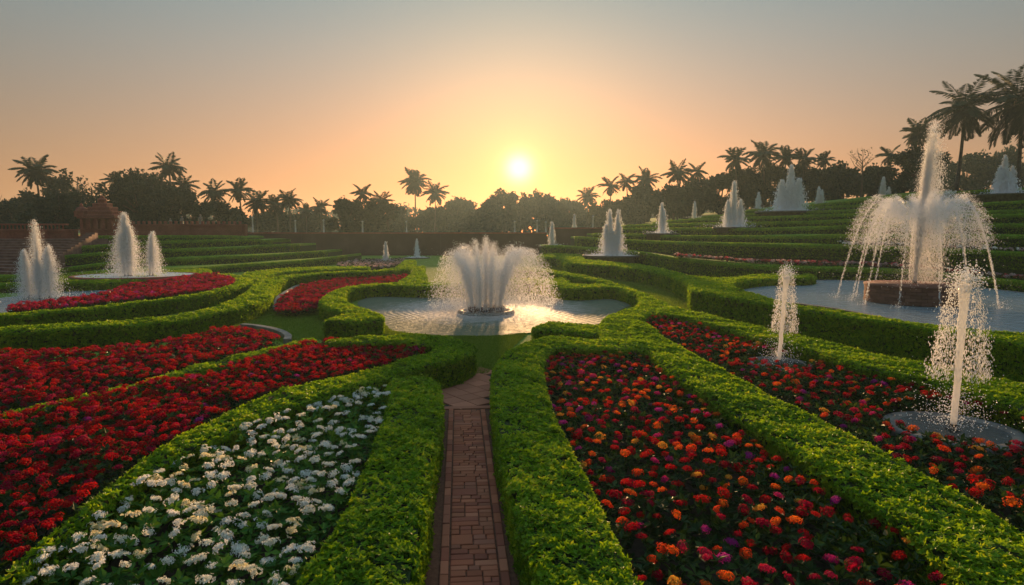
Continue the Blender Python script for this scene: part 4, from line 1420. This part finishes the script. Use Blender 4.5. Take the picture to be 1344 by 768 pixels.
b2 = at_z(169, 362, 0.53)
H2, l2 = px_h(b2, 162, 280)
fountain('tall broad jet standing in the upper oval basin', b2, [(0, 0, H2, 5200, .05, (l2, 0), .08), (.15, 0, H2 * .8, 2800, .06, (0, 0), .06), (-.2, 0, H2 * .7, 2200, .07, (-.04, 0), 0)], oval_basin, splash=700)
simple('shorter narrow jet at the right of the upper oval basin', 197, 361.5, 200, 305, z=0.53, n=2600, spread=0.045, core=0.08, more=[(4, .85, 900, .05)], splash=300)
simple('little jet rising from a pale slab in the dusty pink flower patch', 507, 345, 506, 318, z=0.12, n=1700, spread=0.035, core=0.09, basin=plate(1.35, .1, .1), splash=120)
simple('small jet on a low pale plate just before the brown wall', 547, 338, 547, 314, z=0.12, n=1500, spread=0.03, core=0.10, basin=plate(1.5, .1, .1), splash=100)


# central fountain
def ring_base(root, base):
    mb = MB()
    mb.lathe([(1.06, -.16), (1.06, -.03), (1.0, 0.01), (.88, 0.01), (.84, -.03), (.84, -.16)], base, 40)
    mb.build('basin', M['pale_stone'], root, True)
    for k in range(9):
        mb = MB()
        a = k * 2 * math.pi / 9 + .2
        c = base + np.array([.55 * math.cos(a), .55 * math.sin(a), 0])
        mb.lathe([(.07, -.1), (.13, .0), (.15, .12), (.12, .16), (.05, .16)], c, 10)
        mb.build('jet_pot', M['clay'], root, True)


def central_extra(mb, mc, base, r):
    for k in range(46):
        a, q = R.uniform(0, 6.28), .78 * math.sqrt(R.random())
        c, d = q * math.cos(a), q * math.sin(a)
        P, v = plume(400, base + np.array([c, d, .05]), 2.62 * R.uniform(.62, 1.0), .07, (c * .17, d * .17), .10, turb=.02, rise=.45)
        drops(mb, P, r * .8, v, 1.4)
    # fan of leaning jets to the right and a wide veil of mist
    for k in range(8):
        a = R.uniform(-.5, .5)
        P, v = plume(2300, base + np.array([.5, a * .8, .1]), 2.25 + .2 * R.random(), .022, (.10 + .025 * k, a * .1), .05, turb=.02)
        drops(mb, P, r * .68, v, 1.5)
    for k in range(26):                      # more loose jets between the ring jets
        a, q = R.uniform(0, 6.28), R.uniform(.3, .8)
        c, d = q * math.cos(a), q * math.sin(a)
        P, v = plume(420, base + np.array([c, d, .05]), 2.62 * R.uniform(.55, .95), .11, (c * .2, d * .2), .14, turb=.04, rise=.3)
        drops(mb, P, r * .5, v, 1.2)
    for k in range(5):
        P, v = plume(2000, base + np.array([-.5, R.uniform(-.5, .5), .1]), 2.1 + .3 * R.random(), .03, (-.05 - .035 * k, R.uniform(-.1, .1)), .06, turb=.025)
        drops(mb, P, r * .9, v, .8)
    n = 15000
    P = base + np.stack([R.normal(-.1, .95, n), R.normal(0, .8, n), np.abs(R.normal(0, .95, n)) + .05], 1)
    drops(mb, P[P[:, 2] < base[2] + 2.3], r * .42, None)
    n = 9000
    a = R.uniform(0, 6.28, n); rr = .7 + np.abs(R.normal(0, 1.1, n))
    P = base + np.stack([rr * np.cos(a), rr * np.sin(a), np.abs(R.normal(0, .04, n)) - .05], 1)
    drops(mb, P, r * .55, None)


bc = at_z(638, 407, 0.12)
Hc, _ = px_h(bc, 630, 312)
js = [(0, 0, Hc * 1.02, 1700, .04, (0, 0), 0), (-.2, 0, Hc * .97, 1700, .05, (-.04, 0), 0), (.15, .1, Hc * .93, 1700, .05, (.03, 0), 0)]
for k in range(9):
    a = k * 2 * math.pi / 9 + .2
    js.append((.55 * math.cos(a), .55 * math.sin(a), Hc * R.uniform(.74, 1.0), 900, .085, (.10 * math.cos(a), .10 * math.sin(a)), 0))
fountain('large white fountain with many jets in the middle of the central pool', bc, js, ring_base, drop=0.0135, splash=1500, extra=central_extra, nozzle_r=.05)

# far and right fountains
simple('short smooth jet on a flat plate right of the central fountain', 725, 323, 724.5, 292, Y=63.5, n=2200, spread=.035, core=.13, basin=plate(1.45, .12, .9), splash=150)
simple('twin-peaked fountain on a wide round plate at the foot of the right terraces', 802, 335, 800, 276, Y=50.5, n=2600, spread=.035, core=.12, basin=plate(2.35, .16, 1.2), more=[(7, 1.0, 2400, .035), (-6, .68, 2200, .06), (8, .7, 2000, .06), (2, .55, 2400, .1)], splash=900)
simple('single foamy jet on a plate on the third right terrace', 868, 306.5, 869, 267, Y=60.2, n=2400, spread=.035, core=.16, basin=plate(1.75, .12, .8), more=[(2, .8, 1600, .05)], splash=300)
simple('small jet in front of the dark trees, left of the tall double fountain', 912, 286, 912, 265, Y=72, n=1400, spread=.03, core=.14, splash=80)


def two_plates(root, base):
    plate(1.85, .12, .5)(root, base)
    mb = MB()
    c = base + np.array([0.2, -3.2, -0.78])
    mb.lathe([(2.3, -.7), (2.3, -.12), (2.65, -.08), (2.65, .02), (2.5, .02), (2.48, -.02), (.01, -.02)], c, 36)
    mb.build('lower_basin', M['stone'], root, True)


b = at_Y(962, 298.5, 57.5)
H, ln = px_h(b, 964, 238)
sc = b[1] / FPX
fountain('tall double fountain with a lower side plume over two stacked plates', b, [(0, 0, H, 3400, .028, (ln, 0), .16), (-6 * sc, 0, H * .58, 2800, .05, (-.02, 0), .1), (7 * sc, 0, H * .6, 1800, .05, (.03, 0), .08), (0, 0, H * .45, 1500, .1, (0, 0), 0)], two_plates, splash=600)
simple('small jet left of the broad three-peaked fountain', 995, 274, 996, 253, Y=74.5, n=1300, spread=.04, core=.12, splash=60)
b = at_Y(1035, 278, 66)
H, ln = px_h(b, 1039, 217)
sc = b[1] / FPX
fountain('broad three-peaked fountain on a wide plate high on the right terraces', b, [(0, 0, H, 3200, .035, (ln, 0), .2), (-8 * sc, 0, H * .68, 3600, .06, (-.03, 0), .18), (9 * sc, 0, H * .72, 3600, .06, (.03, 0), .18), (0, 0, H * .6, 4200, .12, (0, 0), 0)], plate(3.4, .2, .9), splash=1200)
simple('small double jet just above the broad three-peaked fountain to its right', 1075, 267.5, 1075, 245.5, Y=73, n=1300, spread=.04, core=.13, more=[(3, .8, 800, .05)], splash=80)
simple('jet leaning right behind the great fountain on the top terrace', 1155, 261.5, 1160, 233, Y=69.5, n=1700, spread=.03, core=.13, splash=80)
simple('tiny jet close behind the left spray of the great fountain', 1167, 259, 1167, 246, Y=69.5, n=700, spread=.05, core=.06, splash=40)
b = at_Y(1318, 256, 57.5)
H, ln = px_h(b, 1320, 204)
sc = b[1] / FPX
fountain('stout white fountain on a wide plate below the two largest palms', b, [(0, 0, H, 3400, .03, (ln, 0), .2), (-6 * sc, 0, H * .72, 3600, .05, (-.02, 0), .18), (6 * sc, 0, H * .72, 3600, .05, (.03, 0), .18), (0, 0, H * .6, 3600, .13, (0, 0), 0)], plate(3.3, .16, .8), splash=900)
simple('distant slim jet beyond the higher brown wall section', 753, 301, 754, 282, Y=84, n=1200, spread=.03, core=.10, splash=0)


# great fountain in the round pool
def brick_plinth(root, base):
    mb = MB()
    rr, hh = 1.52, .62
    for row in range(5):
        z = base[2] - hh + .02 + row * .118
        for k in range(30):
            a = (k + .5 * (row % 2)) * 2 * math.pi / 30
            c = base + np.array([(rr - .07) * math.cos(a), (rr - .07) * math.sin(a), 0])
            shade = R.uniform(.7, 1.15)
            mb.box((c[0], c[1], z + .055), (.16, rr * 2 * math.pi / 30 - .012, .108), a, 0, .008, np.array([.20, .11, .085]) * shade)
    mb.build('plinth', M['brick'], root)
    mb = MB()
    mb.lathe([(rr - .08, -hh), (rr - .08, -.02), (rr + .05, -.02), (rr + .05, .05), (.3, .06), (.01, .06)], base, 40)
    mb.build('plinth_top', M['palestep'], root, True)


def great_extra(mb, mc, base, r):
    # ring of arching jets that break into strings
    for k in range(13):
        a = k * 2 * math.pi / 13 + .1
        d = np.array([math.cos(a), math.sin(a)])
        H = 3.25 * R.uniform(.93, 1.04)
        ln = R.uniform(.13, .19)
        P, v = plume(3600, base + np.array([d[0] * .15, d[1] * .15, .08]), H, .035, (d[0] * ln, d[1] * ln), .05, .28, .86, .016)
        lo = P[:, 2] > 0.5
        drops(mb, P[lo], r * .72, v[lo], 1.6)
        # falling string
        H2_ = 3.15
        v0 = unit(np.array([d[0] * (ln + .01), d[1] * (ln + .01), 1.0])) * math.sqrt(2 * G * H2_)
        T = 2 * v0[2] / G
        t = R.uniform(.60, 1.13, 620) * T
        Q = base + v0 * t[:, None]; Q[:, 2] -= .5 * G * t**2
        Q += R.normal(0, .018, Q.shape)
        vv = np.tile(v0, (len(t), 1)); vv[:, 2] -= G * t
        ok = Q[:, 2] > 0.5
        drops(mb, Q[ok], r * .62, vv[ok], 2.6)
        hit = Q[Q[:, 2] < .75]
        if len(hit):
            c = hit.mean(0)
            S_ = np.array([c[0], c[1], .5]) + np.abs(R.normal(0, 1, (60, 3))) * np.array([.12, .12, .09]) * np.where(R.random((60, 3)) < .5, 1, [-1, -1, 1])
            drops(mb, S_, r * .8)


b = at_z(1199, 374, 1.12)
H, ln = px_h(b, 1228, 163)
fountain('great fountain with tall column and arching sprays on a round brick plinth', b, [(0, 0, H, 9000, .016, (ln, 0), .10), (.05, 0, H * .84, 5000, .022, (ln * .9, 0), .08), (0, 0, H * .5, 2200, .04, (.03, 0), .08)], brick_plinth, drop=.0135, splash=600, extra=great_extra, nozzle_r=.09)


# slender jets in the right flower bed
def bed_jet(label, c, rad, tip, n, cap_r):
    base = np.array([c[0], c[1], 0.3])
    root = thing('fountain', (c[0], c[1], 0.0), label, 'fountain', 'fountains of the garden')
    mb = MB()
    mb.lathe([(rad, 0.0), (rad, .26), (rad * .97, .30), (rad * .80, .31), (rad * .76, .27), (rad * .4, .255), (.01, .25)], (c[0], c[1], 0), 40, 0, 1, 1, .012)
    bs = mb.build('basin', M['stone'], root, True)
    mb = MB()
    a = np.arange(32) * 2 * math.pi / 32
    V = np.concatenate([np.stack([q * np.cos(a), q * np.sin(a), np.full(32, .282)], 1) for q in (.01, rad * .78)]) + np.array([c[0], c[1], 0])
    j = np.arange(32); k = (j + 1) % 32
    mb.add(V, [np.stack([j, 32 + j, 32 + k, k], 1)])
    mb.build('basin_water', M['puddle'], bs)
    H, ln = px_h(base, *tip)
    tp = at_Y(tip[0], tip[1], base[1])
    # smooth rising column
    mb = MB()
    seg = 22
    t = np.linspace(0, 1, seg)
    P = base + (tp - base) * t[:, None] * .93
    P[4:, :2] += R.normal(0, .004, (seg - 4, 2))
    rr = np.interp(t, [0, .06, .5, .85, 1], [.034, .040, .042, .05, .075]) * R.uniform(.94, 1.06, seg)
    mb.tube(P, rr, 12)
    mb.build('jet', M['jet'], root, True)
    mb = MB(); mb.lathe([(.09, .26), (.09, .30), (.05, .32), (.045, .36)], (c[0], c[1], 0), 10)
    mb.build('nozzle', M['darkmetal'], root)
    # cap of tumbling drops and the curtain that falls from it
    mb = MB()
    m = n // 4
    Q = tp + R.normal(0, 1, (m, 3)) * np.array([cap_r * .30, cap_r * .30, H * .045]) - np.array([0, 0, H * .03])
    drops(mb, Q, .009, None, 1, True)
    m = n
    a = R.uniform(0, 6.28, m)
    fr = R.random(m) ** .8
    tt = np.sqrt(fr * 2 * H * .62 / G)
    k0 = R.integers(0, 26, m)
    a = np.where(R.random(m) < .55, k0 * .2417 + R.normal(0, .05, m), a)
    vr = cap_r * np.abs(R.normal(.9, .16, m)) * (.38 + .62 * fr ** .6)
    Q = tp + np.stack([np.cos(a) * vr, np.sin(a) * vr, -.5 * G * tt**2 - H * .05], 1)
    Q += R.normal(0, .012, Q.shape)
    v = np.stack([np.cos(a) * .3, np.sin(a) * .3, -G * tt * .6], 1)
    drops(mb, Q, .0058, v, 2.6, True)
    m = n // 3
    a = R.uniform(0, 6.28, m); r2 = np.abs(R.normal(0, cap_r * .9, m))
    Q = base + np.stack([r2 * np.cos(a), r2 * np.sin(a), np.abs(R.normal(0, H * .16, m)) + .02], 1)
    drops(mb, Q, .007, None, 1, True)
    mb.build('spray', M['spray'], root, kind='stuff')


bed_jet('slim column jet with a drooping cap of drops, farther one in the red bed', J18, .66, (1033, 355), 2300, .25)
bed_jet('tall column jet nearest the camera, white drops falling on its stone disc', J19, .84, (1268, 360), 3500, .34)


# ------------------------------------------------------------------ palms
def frond(mb, L_, elev, az, bend, nl, wid, mi=0, lw=0.032, droop=0.45, seg=10):
    ts = np.linspace(0, 1, seg)
    e = elev - bend * ts**1.2
    dl = L_ / (seg - 1)
    x = np.concatenate([[0], np.cumsum(np.cos(e[:-1]) * dl)]); z = np.concatenate([[0], np.cumsum(np.sin(e[:-1]) * dl)])
    ca, sa = math.cos(az), math.sin(az)
    C = np.stack([x * ca, x * sa, z], 1)
    mb.tube(C, np.linspace(.012, .003, seg) * L_, 4, mi)
    s = np.linspace(.10, 1.0, nl)
    Cx = np.stack([np.interp(s, ts, C[:, i]) for i in range(3)], 1)
    ee = np.interp(s, ts, e)
    Tn = np.stack([np.cos(ee) * ca, np.cos(ee) * sa, np.sin(ee)], 1)
    sd = np.array([-sa, ca, 0])
    for sg in (-1, 1):
        ln = wid * L_ * np.sin(math.pi * np.clip(.12 + .86 * s, 0, 1)) ** .6 * R.uniform(.85, 1.1, nl)
        A = unit(Tn * (.45 + .7 * s[:, None]) + sg * sd * 1.0 + np.array([0, 0, -droop]) + R.normal(0, .10, (nl, 3)))
        Nn = unit(np.cross(A, Tn) * sg)
        leaves(mb, Cx, A, Nn, ln, np.full(nl, lw * L_), mi, R.uniform(.1, .9, nl), .1)


def crown_specs(n_up, n_mid, n_dn, bend=1.0):
    sp = []
    for k in range(n_up):
        sp.append((R.uniform(.75, 1.45), k * 2.39996 + R.normal(0, .2), R.uniform(.7, 1.2) * bend, R.uniform(.75, 1.0), 0))
    for k in range(n_mid):
        sp.append((R.uniform(.1, .7), k * 2 * math.pi / n_mid + R.normal(0, .15), R.uniform(.9, 1.4) * bend, R.uniform(.9, 1.08), 0))
    for k in range(n_dn):
        sp.append((R.uniform(-.9, -.15), k * 2 * math.pi / n_dn + R.normal(0, .2), R.uniform(.5, .9), R.uniform(.7, .95), 1))
    return sp


CROWNS = []
for k, (a, b_, c_) in enumerate([(7, 10, 13), (6, 9, 9), (8, 10, 17), (6, 11, 12)]):
    mb = MB()
    for e, az, bd, sc_, dead in crown_specs(a, b_, c_):
        frond(mb, sc_, e, az, bd, 16, .33, 1 if dead else 0, .085, .6, 7)
    CROWNS.append(mb.mesh('palm_crown', [M['palm'], M['deadpalm']]))


def palm(px, py, rpx, Y, label, kind=None, zb=None, lean=0.0, big=False):
    c = at_Y(px, py, Y)
    zb = hill_z(c[0], Y) if zb is None else zb
    L_ = rpx * Y / FPX * 1.22
    base = np.array([c[0] - lean * rpx * Y / FPX, Y, zb])
    root = thing('palm_tree', base, label, 'palm', 'palms along the treeline')
    mb = MB()
    h = c[2] - zb
    t = np.linspace(0, 1, 14)
    P = base + np.stack([(c[0] - base[0]) * t**2 + .02 * h * np.sin(t * 3), 0 * t, h * t], 1)
    P[-1] = c
    w = max(.14, .011 * h + .05) * (1.25 if big else 1)
    rr = w * np.interp(t, [0, .06, .5, .95, 1], [1.5, 1.1, .85, .72, .95]) * (1 + .05 * (np.arange(14) % 2))
    mb.tube(P, rr, 9)
    mb.build('trunk', M['palmbark'], root, True)
    if big:
        for e, az, bd, sc_, dead in crown_specs(8, 10, 18, .95):
            f = MB()
            frond(f, L_ * sc_, e, az, bd, 38, .27, 0, .026, .55, 12)
            f.V = [v + c for v in f.V]
            f.build('frond', M['deadpalm' if dead else 'palm'], root)
        f = MB()
        f.lathe([(.25, -.9), (.42, -.3), (.35, .2), (.1, .5)], c, 9)
        f.build('crown_shaft', M['palmbark'], root, True)
    else:
        o = bpy.data.objects.new('crown', CROWNS[R.integers(4) if kind is None else kind])
        COL.objects.link(o)
        o.parent = root
        o.location = c - base
        o.scale = (L_, L_, L_)
        o.rotation_euler = (R.normal(0, .06), R.normal(0, .06), R.uniform(0, 6.28))
    return root


PALMS = [
    (46, 224, 22, 84, 'tall thick-skirted palm rising above the bushes left of the pavilion', 2), (152, 238, 16, 92, 'palm half hidden on the left shoulder of the big domed tree', 1), (221, 219, 19, 90, 'palm crowning the top of the big domed tree', 3),
    (241, 243, 17, 93, 'palm drooping from the right flank of the big domed tree', 0), (281, 252, 17, 98, 'palm in the low trees between the domed tree and the slim clear-trunked palm', 3), (313, 250, 18, 100, 'slim palm with a clear bare trunk just right of the low trees', 1),
    (338, 265, 17, 105, 'drooping palm with misty trunk above the end of the red wall', 2), (361, 269, 15, 112, 'short dark-skirted palm between two misty palms', 2), (379, 262, 16, 108, 'palm standing above the first pale posts behind the brown wall', 0),
    (402, 276, 12, 135, 'faint misty palm right of the pale-post palms', 3), (420, 272, 14, 128, 'hazy palm above the brightest pale post', 0), (476, 254, 15, 118, 'palm sprouting above the dark green bush clump behind the wall', 1),
    (501, 264, 14, 122, 'rounded palm at the right end of the dark green bush clump', 2), (544, 238, 19, 190, 'tallest lone palm with a long bare trunk left of the sun', 2), (571, 253, 17, 195, 'bushy palm close beside the tall lone palm', 0),
    (771, 258, 14, 200, 'first palm right of the sun, low and rounded', 2), (801, 244, 15, 150, 'spiky palm above the twin-peaked fountain', 1), (822, 239, 14, 150, 'palm touching the spiky palm on its right side', 1), (848, 235, 17, 140, 'wide palm on top of the rounded dark trees', 3),
    (889, 227, 18, 118, 'palm with a drooping left side above the dark wood', 3), (915, 225, 14, 118, 'small palm half sunk in the dark wood top', 1), (965, 209, 19, 98, 'leftmost palm of the high cluster, fronds drooping left', 1), (1001, 202, 21, 98, 'broadest palm in the middle of the high cluster', 3),
    (1032, 206, 17, 97, 'upright palm right of the broadest palm of the high cluster', 1), (1055, 209, 17, 96, 'palm with long level fronds at the right of the high cluster', 1), (1081, 210, 13, 98, 'smallest palm ending the high cluster', 1),
    (1168, 204, 15, 90, 'palm peeking over the dark domed tree left of the great jet', 1), (1207, 174, 21, 78, 'palm on top of the dark domed tree beside the tip of the great jet', 0),
]
for px, py, r, Y, lb, kd in PALMS:
    palm(px, py, r, Y, lb, kd, lean=R.normal(0, .12))
palm(1266, 143, 42, 64, 'large palm with a full skirt of fronds standing on the top right terrace', zb=7.3, big=True, lean=.08)
palm(1337, 135, 56, 61, 'largest palm with a wide dark crown at the right edge', zb=7.3, big=True, lean=-.1)


# ------------------------------------------------------------------ broad-leaved trees
def tree(px, top, wpx, Y, label, sparse=False, zb=None, name='tree', bush=False, base_py=None):
    c = at_Y(px, top, Y)
    zb = hill_z(c[0], Y) if zb is None else zb
    H = c[2] - zb
    w = wpx * Y / FPX / 2
    base = np.array([c[0], Y, zb])
    root = thing(name, base, label, 'tree', 'trees along the treeline')
    mb = MB()
    th = H * (.35 if not sparse else .45)
    mb.tube([base, base + [0.03 * H, 0, th * .5], base + [0, 0, th], base + [.04 * H, 0, H * .75]], [.035 * H, .027 * H, .022 * H, .008 * H], 8)
    nb = 6 if not sparse else 10
    tips = []
    for k in range(nb):
        a = k * 2.4 + R.uniform(0, 1)
        t0 = base + np.array([0, 0, th * R.uniform(.6, 1.1)])
        t1 = t0 + np.array([math.cos(a) * w * .5, math.sin(a) * w * .4, H * R.uniform(.12, .25)])
        t2 = base + np.array([math.cos(a) * w * R.uniform(.6, .95), math.sin(a) * w * .7, H * R.uniform(.6, .93)])
        mb.tube([t0, t1, t2], [.014 * H, .009 * H, .003 * H], 6)
        tips += [t1, t2, (t1 + t2) / 2]
    mb.build('trunk', M['bark'], root, True)
    mb = MB()
    s = max(.26, .0036 * Y)
    if sparse:
        P = np.concatenate([t + R.normal(0, 1, (26, 3)) * np.array([w * .2, w * .2, H * .035]) for t in tips])
    else:
        lobes = []
        nlb = max(9, int(9 + w * 1.5))
        for k in range(nlb):
            u = R.uniform(-1, 1); 
            zt = R.uniform(.10, .80) if not bush else R.uniform(.05, .78)
            ww = w * math.sqrt(max(.15, 1 - ((zt - .45) / .62) ** 2)) * .8
            rx = w * R.uniform(.26, .42)
            lobes.append((base + np.array([u * ww, R.uniform(-.7, .7) * ww, H * zt]), rx, min(rx * R.uniform(.7, .95), H * (.985 - zt))))
        lobes.append((base + np.array([R.normal(0, .15) * w, 0, H * .80]), w * .34, H * .20))
        P = []
        for lc, rx, rz_ in lobes:
            n = int(95 * (rx / s) ** 1.7 / 3 + 90)
            D = unit(R.normal(0, 1, (n, 3)))
            q = R.random(n) ** .45
            ln_ = 1 + .22 * np.sin(D[:, 0] * 5 + lc[0]) * np.sin(D[:, 2] * 6 + lc[2])
            P.append(lc + D * (q * ln_)[:, None] * np.array([rx, rx, rz_]))
        P = np.concatenate(P)
        P = P[P[:, 2] > zb + (.04 * H if not bush else .02)]
    n = len(P)
    A = unit(R.normal(0, 1, (n, 3)) + np.array([0, 0, -.15]))
    Nn = unit(np.cross(A, R.normal(0, 1, (n, 3))))
    ss = s * R.uniform(.6, 1.4, n) * (1 if not sparse else .75)
    leaves(mb, P, A, Nn, ss * 1.5, ss, 0, np.clip(.45 + wob(P, 1.1, .35) + R.normal(0, .12, n), 0, 1))
    mb.build('crown', M['tree'], root)
    return root


TREES = [
    (-22, 246, 70, 96, 'hazy round tree cut by the left edge'), (14, 262, 62, 92, 'low dark bush mass at the foot of the left wall', 'b'), (36, 248, 44, 100, 'small feathery tree under the tall thick-skirted palm'), (84, 222, 46, 96, 'bluish upright tree right of the tall thick-skirted palm'),
    (70, 252, 90, 80, 'wide dark bush bank between the left wall and the pavilion', 'b'), (116, 229, 42, 88, 'thin open-crowned tree with bare lower branches left of the pavilion roof', 's'), (125, 262, 40, 82, 'dark bush behind the pavilion turret', 'b'),
    (178, 221, 92, 84, 'big dark domed tree behind the pavilion, left half'), (212, 226, 84, 86, 'big dark domed tree under the crowning palm, right half'), (252, 252, 56, 88, 'low dark tree at the right foot of the domed tree'), (284, 262, 52, 94, 'mid-green low tree between two palms over the red wall'),
    (312, 273, 36, 98, 'small bush below the slim clear-trunked palm', 'b'), (352, 277, 50, 135, 'misty grey bush left of the short dark-skirted palm', 'b'), (398, 281, 66, 140, 'pale misty bush between the hazy palms', 'b'), (452, 258, 42, 116, 'green-topped bush at the left of the dark clump behind the wall', 'b'),
    (482, 260, 46, 118, 'dark green bush in the middle of the clump behind the wall', 'b'), (508, 263, 36, 120, 'dark bush under the rounded palm', 'b'), (530, 273, 46, 170, 'misty low bush left of the tall lone palm', 'b'), (572, 271, 44, 200, 'brownish tree under the bushy palm'),
    (600, 259, 52, 215, 'olive-brown round tree between the bushy palm and the orange trees'), (637, 263, 44, 225, 'small tree beginning the orange-glowing row'), (662, 246, 42, 232, 'tallest tree of the orange-glowing row, just left under the sun'), (688, 253, 44, 235, 'orange-lit tree directly below the sun disc'),
    (712, 250, 46, 235, 'orange-brown tree just right under the sun'), (742, 259, 46, 225, 'hazy brown tree right of the orange-glowing row'), (768, 268, 44, 205, 'low hazy tree under the first palm right of the sun'), (795, 262, 46, 152, 'dark tree behind the twin-peaked fountain'),
    (824, 256, 50, 150, 'dark tree under the two touching palms'), (850, 240, 62, 138, 'rounded dark tree under the wide palm'), (884, 243, 58, 116, 'dark tree right of the rounded dark tree'), (916, 232, 60, 114, 'dark wooded crown under the small sunk palm'), (948, 227, 56, 104, 'dark tree left of the high palm cluster'),
    (980, 219, 62, 100, 'tall dark tree under the left of the high palm cluster'), (1012, 214, 64, 99, 'tall dark tree under the broadest palm'), (1046, 217, 60, 98, 'dark tree under the right palms of the high cluster'), (1080, 220, 58, 96, 'dark tree under the smallest palm'),
    (1108, 213, 58, 94, 'bushy dark tree left of the bare twiggy tree'), (1142, 217, 56, 92, 'low dark tree below the bare twiggy tree'), (1172, 216, 50, 90, 'dark tree behind the jet that leans right'), (1203, 188, 58, 76, 'dark domed tree beside the great jet'),
    (1238, 208, 60, 118, 'hazy blue-green tree right of the great jet'), (1284, 198, 66, 118, 'hazy blue-green tree behind the trunk of the large palm'), (1330, 190, 62, 116, 'hazy blue-green tree at the right edge behind the largest palm'),
]
for t_ in TREES:
    px, top, wp, Y, lb = t_[:5]
    fl = t_[5] if len(t_) > 5 else ''
    tree(px, top, wp, Y, lb, sparse=fl == 's', bush=fl == 'b', name='bush' if fl == 'b' else 'tree')


def bare_tree():
    base = np.array([*at_Y(1131, 232, 90)[:2], hill_z(36, 90)])
    top = at_Y(1131, 195, 90)[2]
    root = thing('bare_tree', base, 'bare twiggy tree poking above the dark trees left of the great jet', 'tree', 'trees along the treeline')
    mb = MB()
    h = top - base[2]
    mb.tube([base, base + [.1, 0, h * .5], base + [0, 0, h * .8]], [.2, .14, .07], 6)
    for k in range(9):
        a = R.uniform(-1.1, 1.1)
        z0 = h * R.uniform(.62, .82)
        p0 = base + np.array([0, 0, z0])
        p1 = p0 + np.array([math.sin(a) * 1.0, R.normal(0, .4), h * .09])
        p2 = p1 + np.array([math.sin(a) * .6 + R.normal(0, .3), R.normal(0, .4), h * R.uniform(.05, .14)])
        mb.tube([p0, p1, p2], [.055, .04, .02], 5)
        for j in range(3):
            q = p1 + (p2 - p1) * R.random()
            mb.tube([q, q + R.normal(0, 1, 3) * np.array([.45, .3, .2]) + [0, 0, .35]], [.025, .012], 4)
    mb.build('trunk', M['bark'], root)
    f = MB()
    P = base + np.stack([R.normal(0, .9, 60), R.normal(0, .4, 60), h * R.uniform(.7, 1.0, 60)], 1)
    leaves(f, P, unit(R.normal(0, 1, (60, 3))), unit(R.normal(0, 1, (60, 3))), .3, .18, 0, .5)
    f.build('crown', M['tree'], root)


bare_tree()


def woodland():
    """far wood that closes the view between the single trees"""
    mb = MB()
    n = 26000
    X = R.uniform(-330, 330, n)
    Yw = 285 + R.normal(0, 9, n) + 0.0002 * X**2
    hgt = 9.5 + 2.2 * np.sin(X * .11) + 1.7 * np.sin(X * .23 + 1) + 1.2 * np.sin(X * .51 + 2)
    Z = UPZ + np.array([hill_z(x, 250) for x in X]) - UPZ + R.random(n) ** 1.25 * hgt
    P = np.stack([X, Yw, Z], 1)
    A = unit(R.normal(0, 1, (n, 3))); Nn = unit(np.cross(A, R.normal(0, 1, (n, 3))))
    leaves(mb, P, A, Nn, R.uniform(1.2, 2.6, n), R.uniform(.9, 1.8, n), 0, R.random(n))
    mb.build('far_woodland', M['tree'], kind='stuff')


woodland()


# ------------------------------------------------------------------ haze: the smoky evening air
def haze():
    m, nt, N, L = mat('evening haze')
    out = N('ShaderNodeOutputMaterial')
    v = N('ShaderNodeVolumePrincipled')
    v.inputs['Color'].default_value = HAZE_COL
    v.inputs['Density'].default_value = HAZE_DENS
    v.inputs['Anisotropy'].default_value = HAZE_G
    L(v.outputs[0], out.inputs['Volume'])
    mb = MB()
    mb.box((0, 243, 14.5), (1000, 570, 31))
    o = mb.build('haze', m, kind='stuff')
    tag(o, 'smoky evening haze filling the air of the whole garden', 'haze', None, 'stuff')


HAZE_COL, HAZE_DENS, HAZE_G = (0.36, 0.50, 0.56, 1), 0.0008, 0.45
haze()
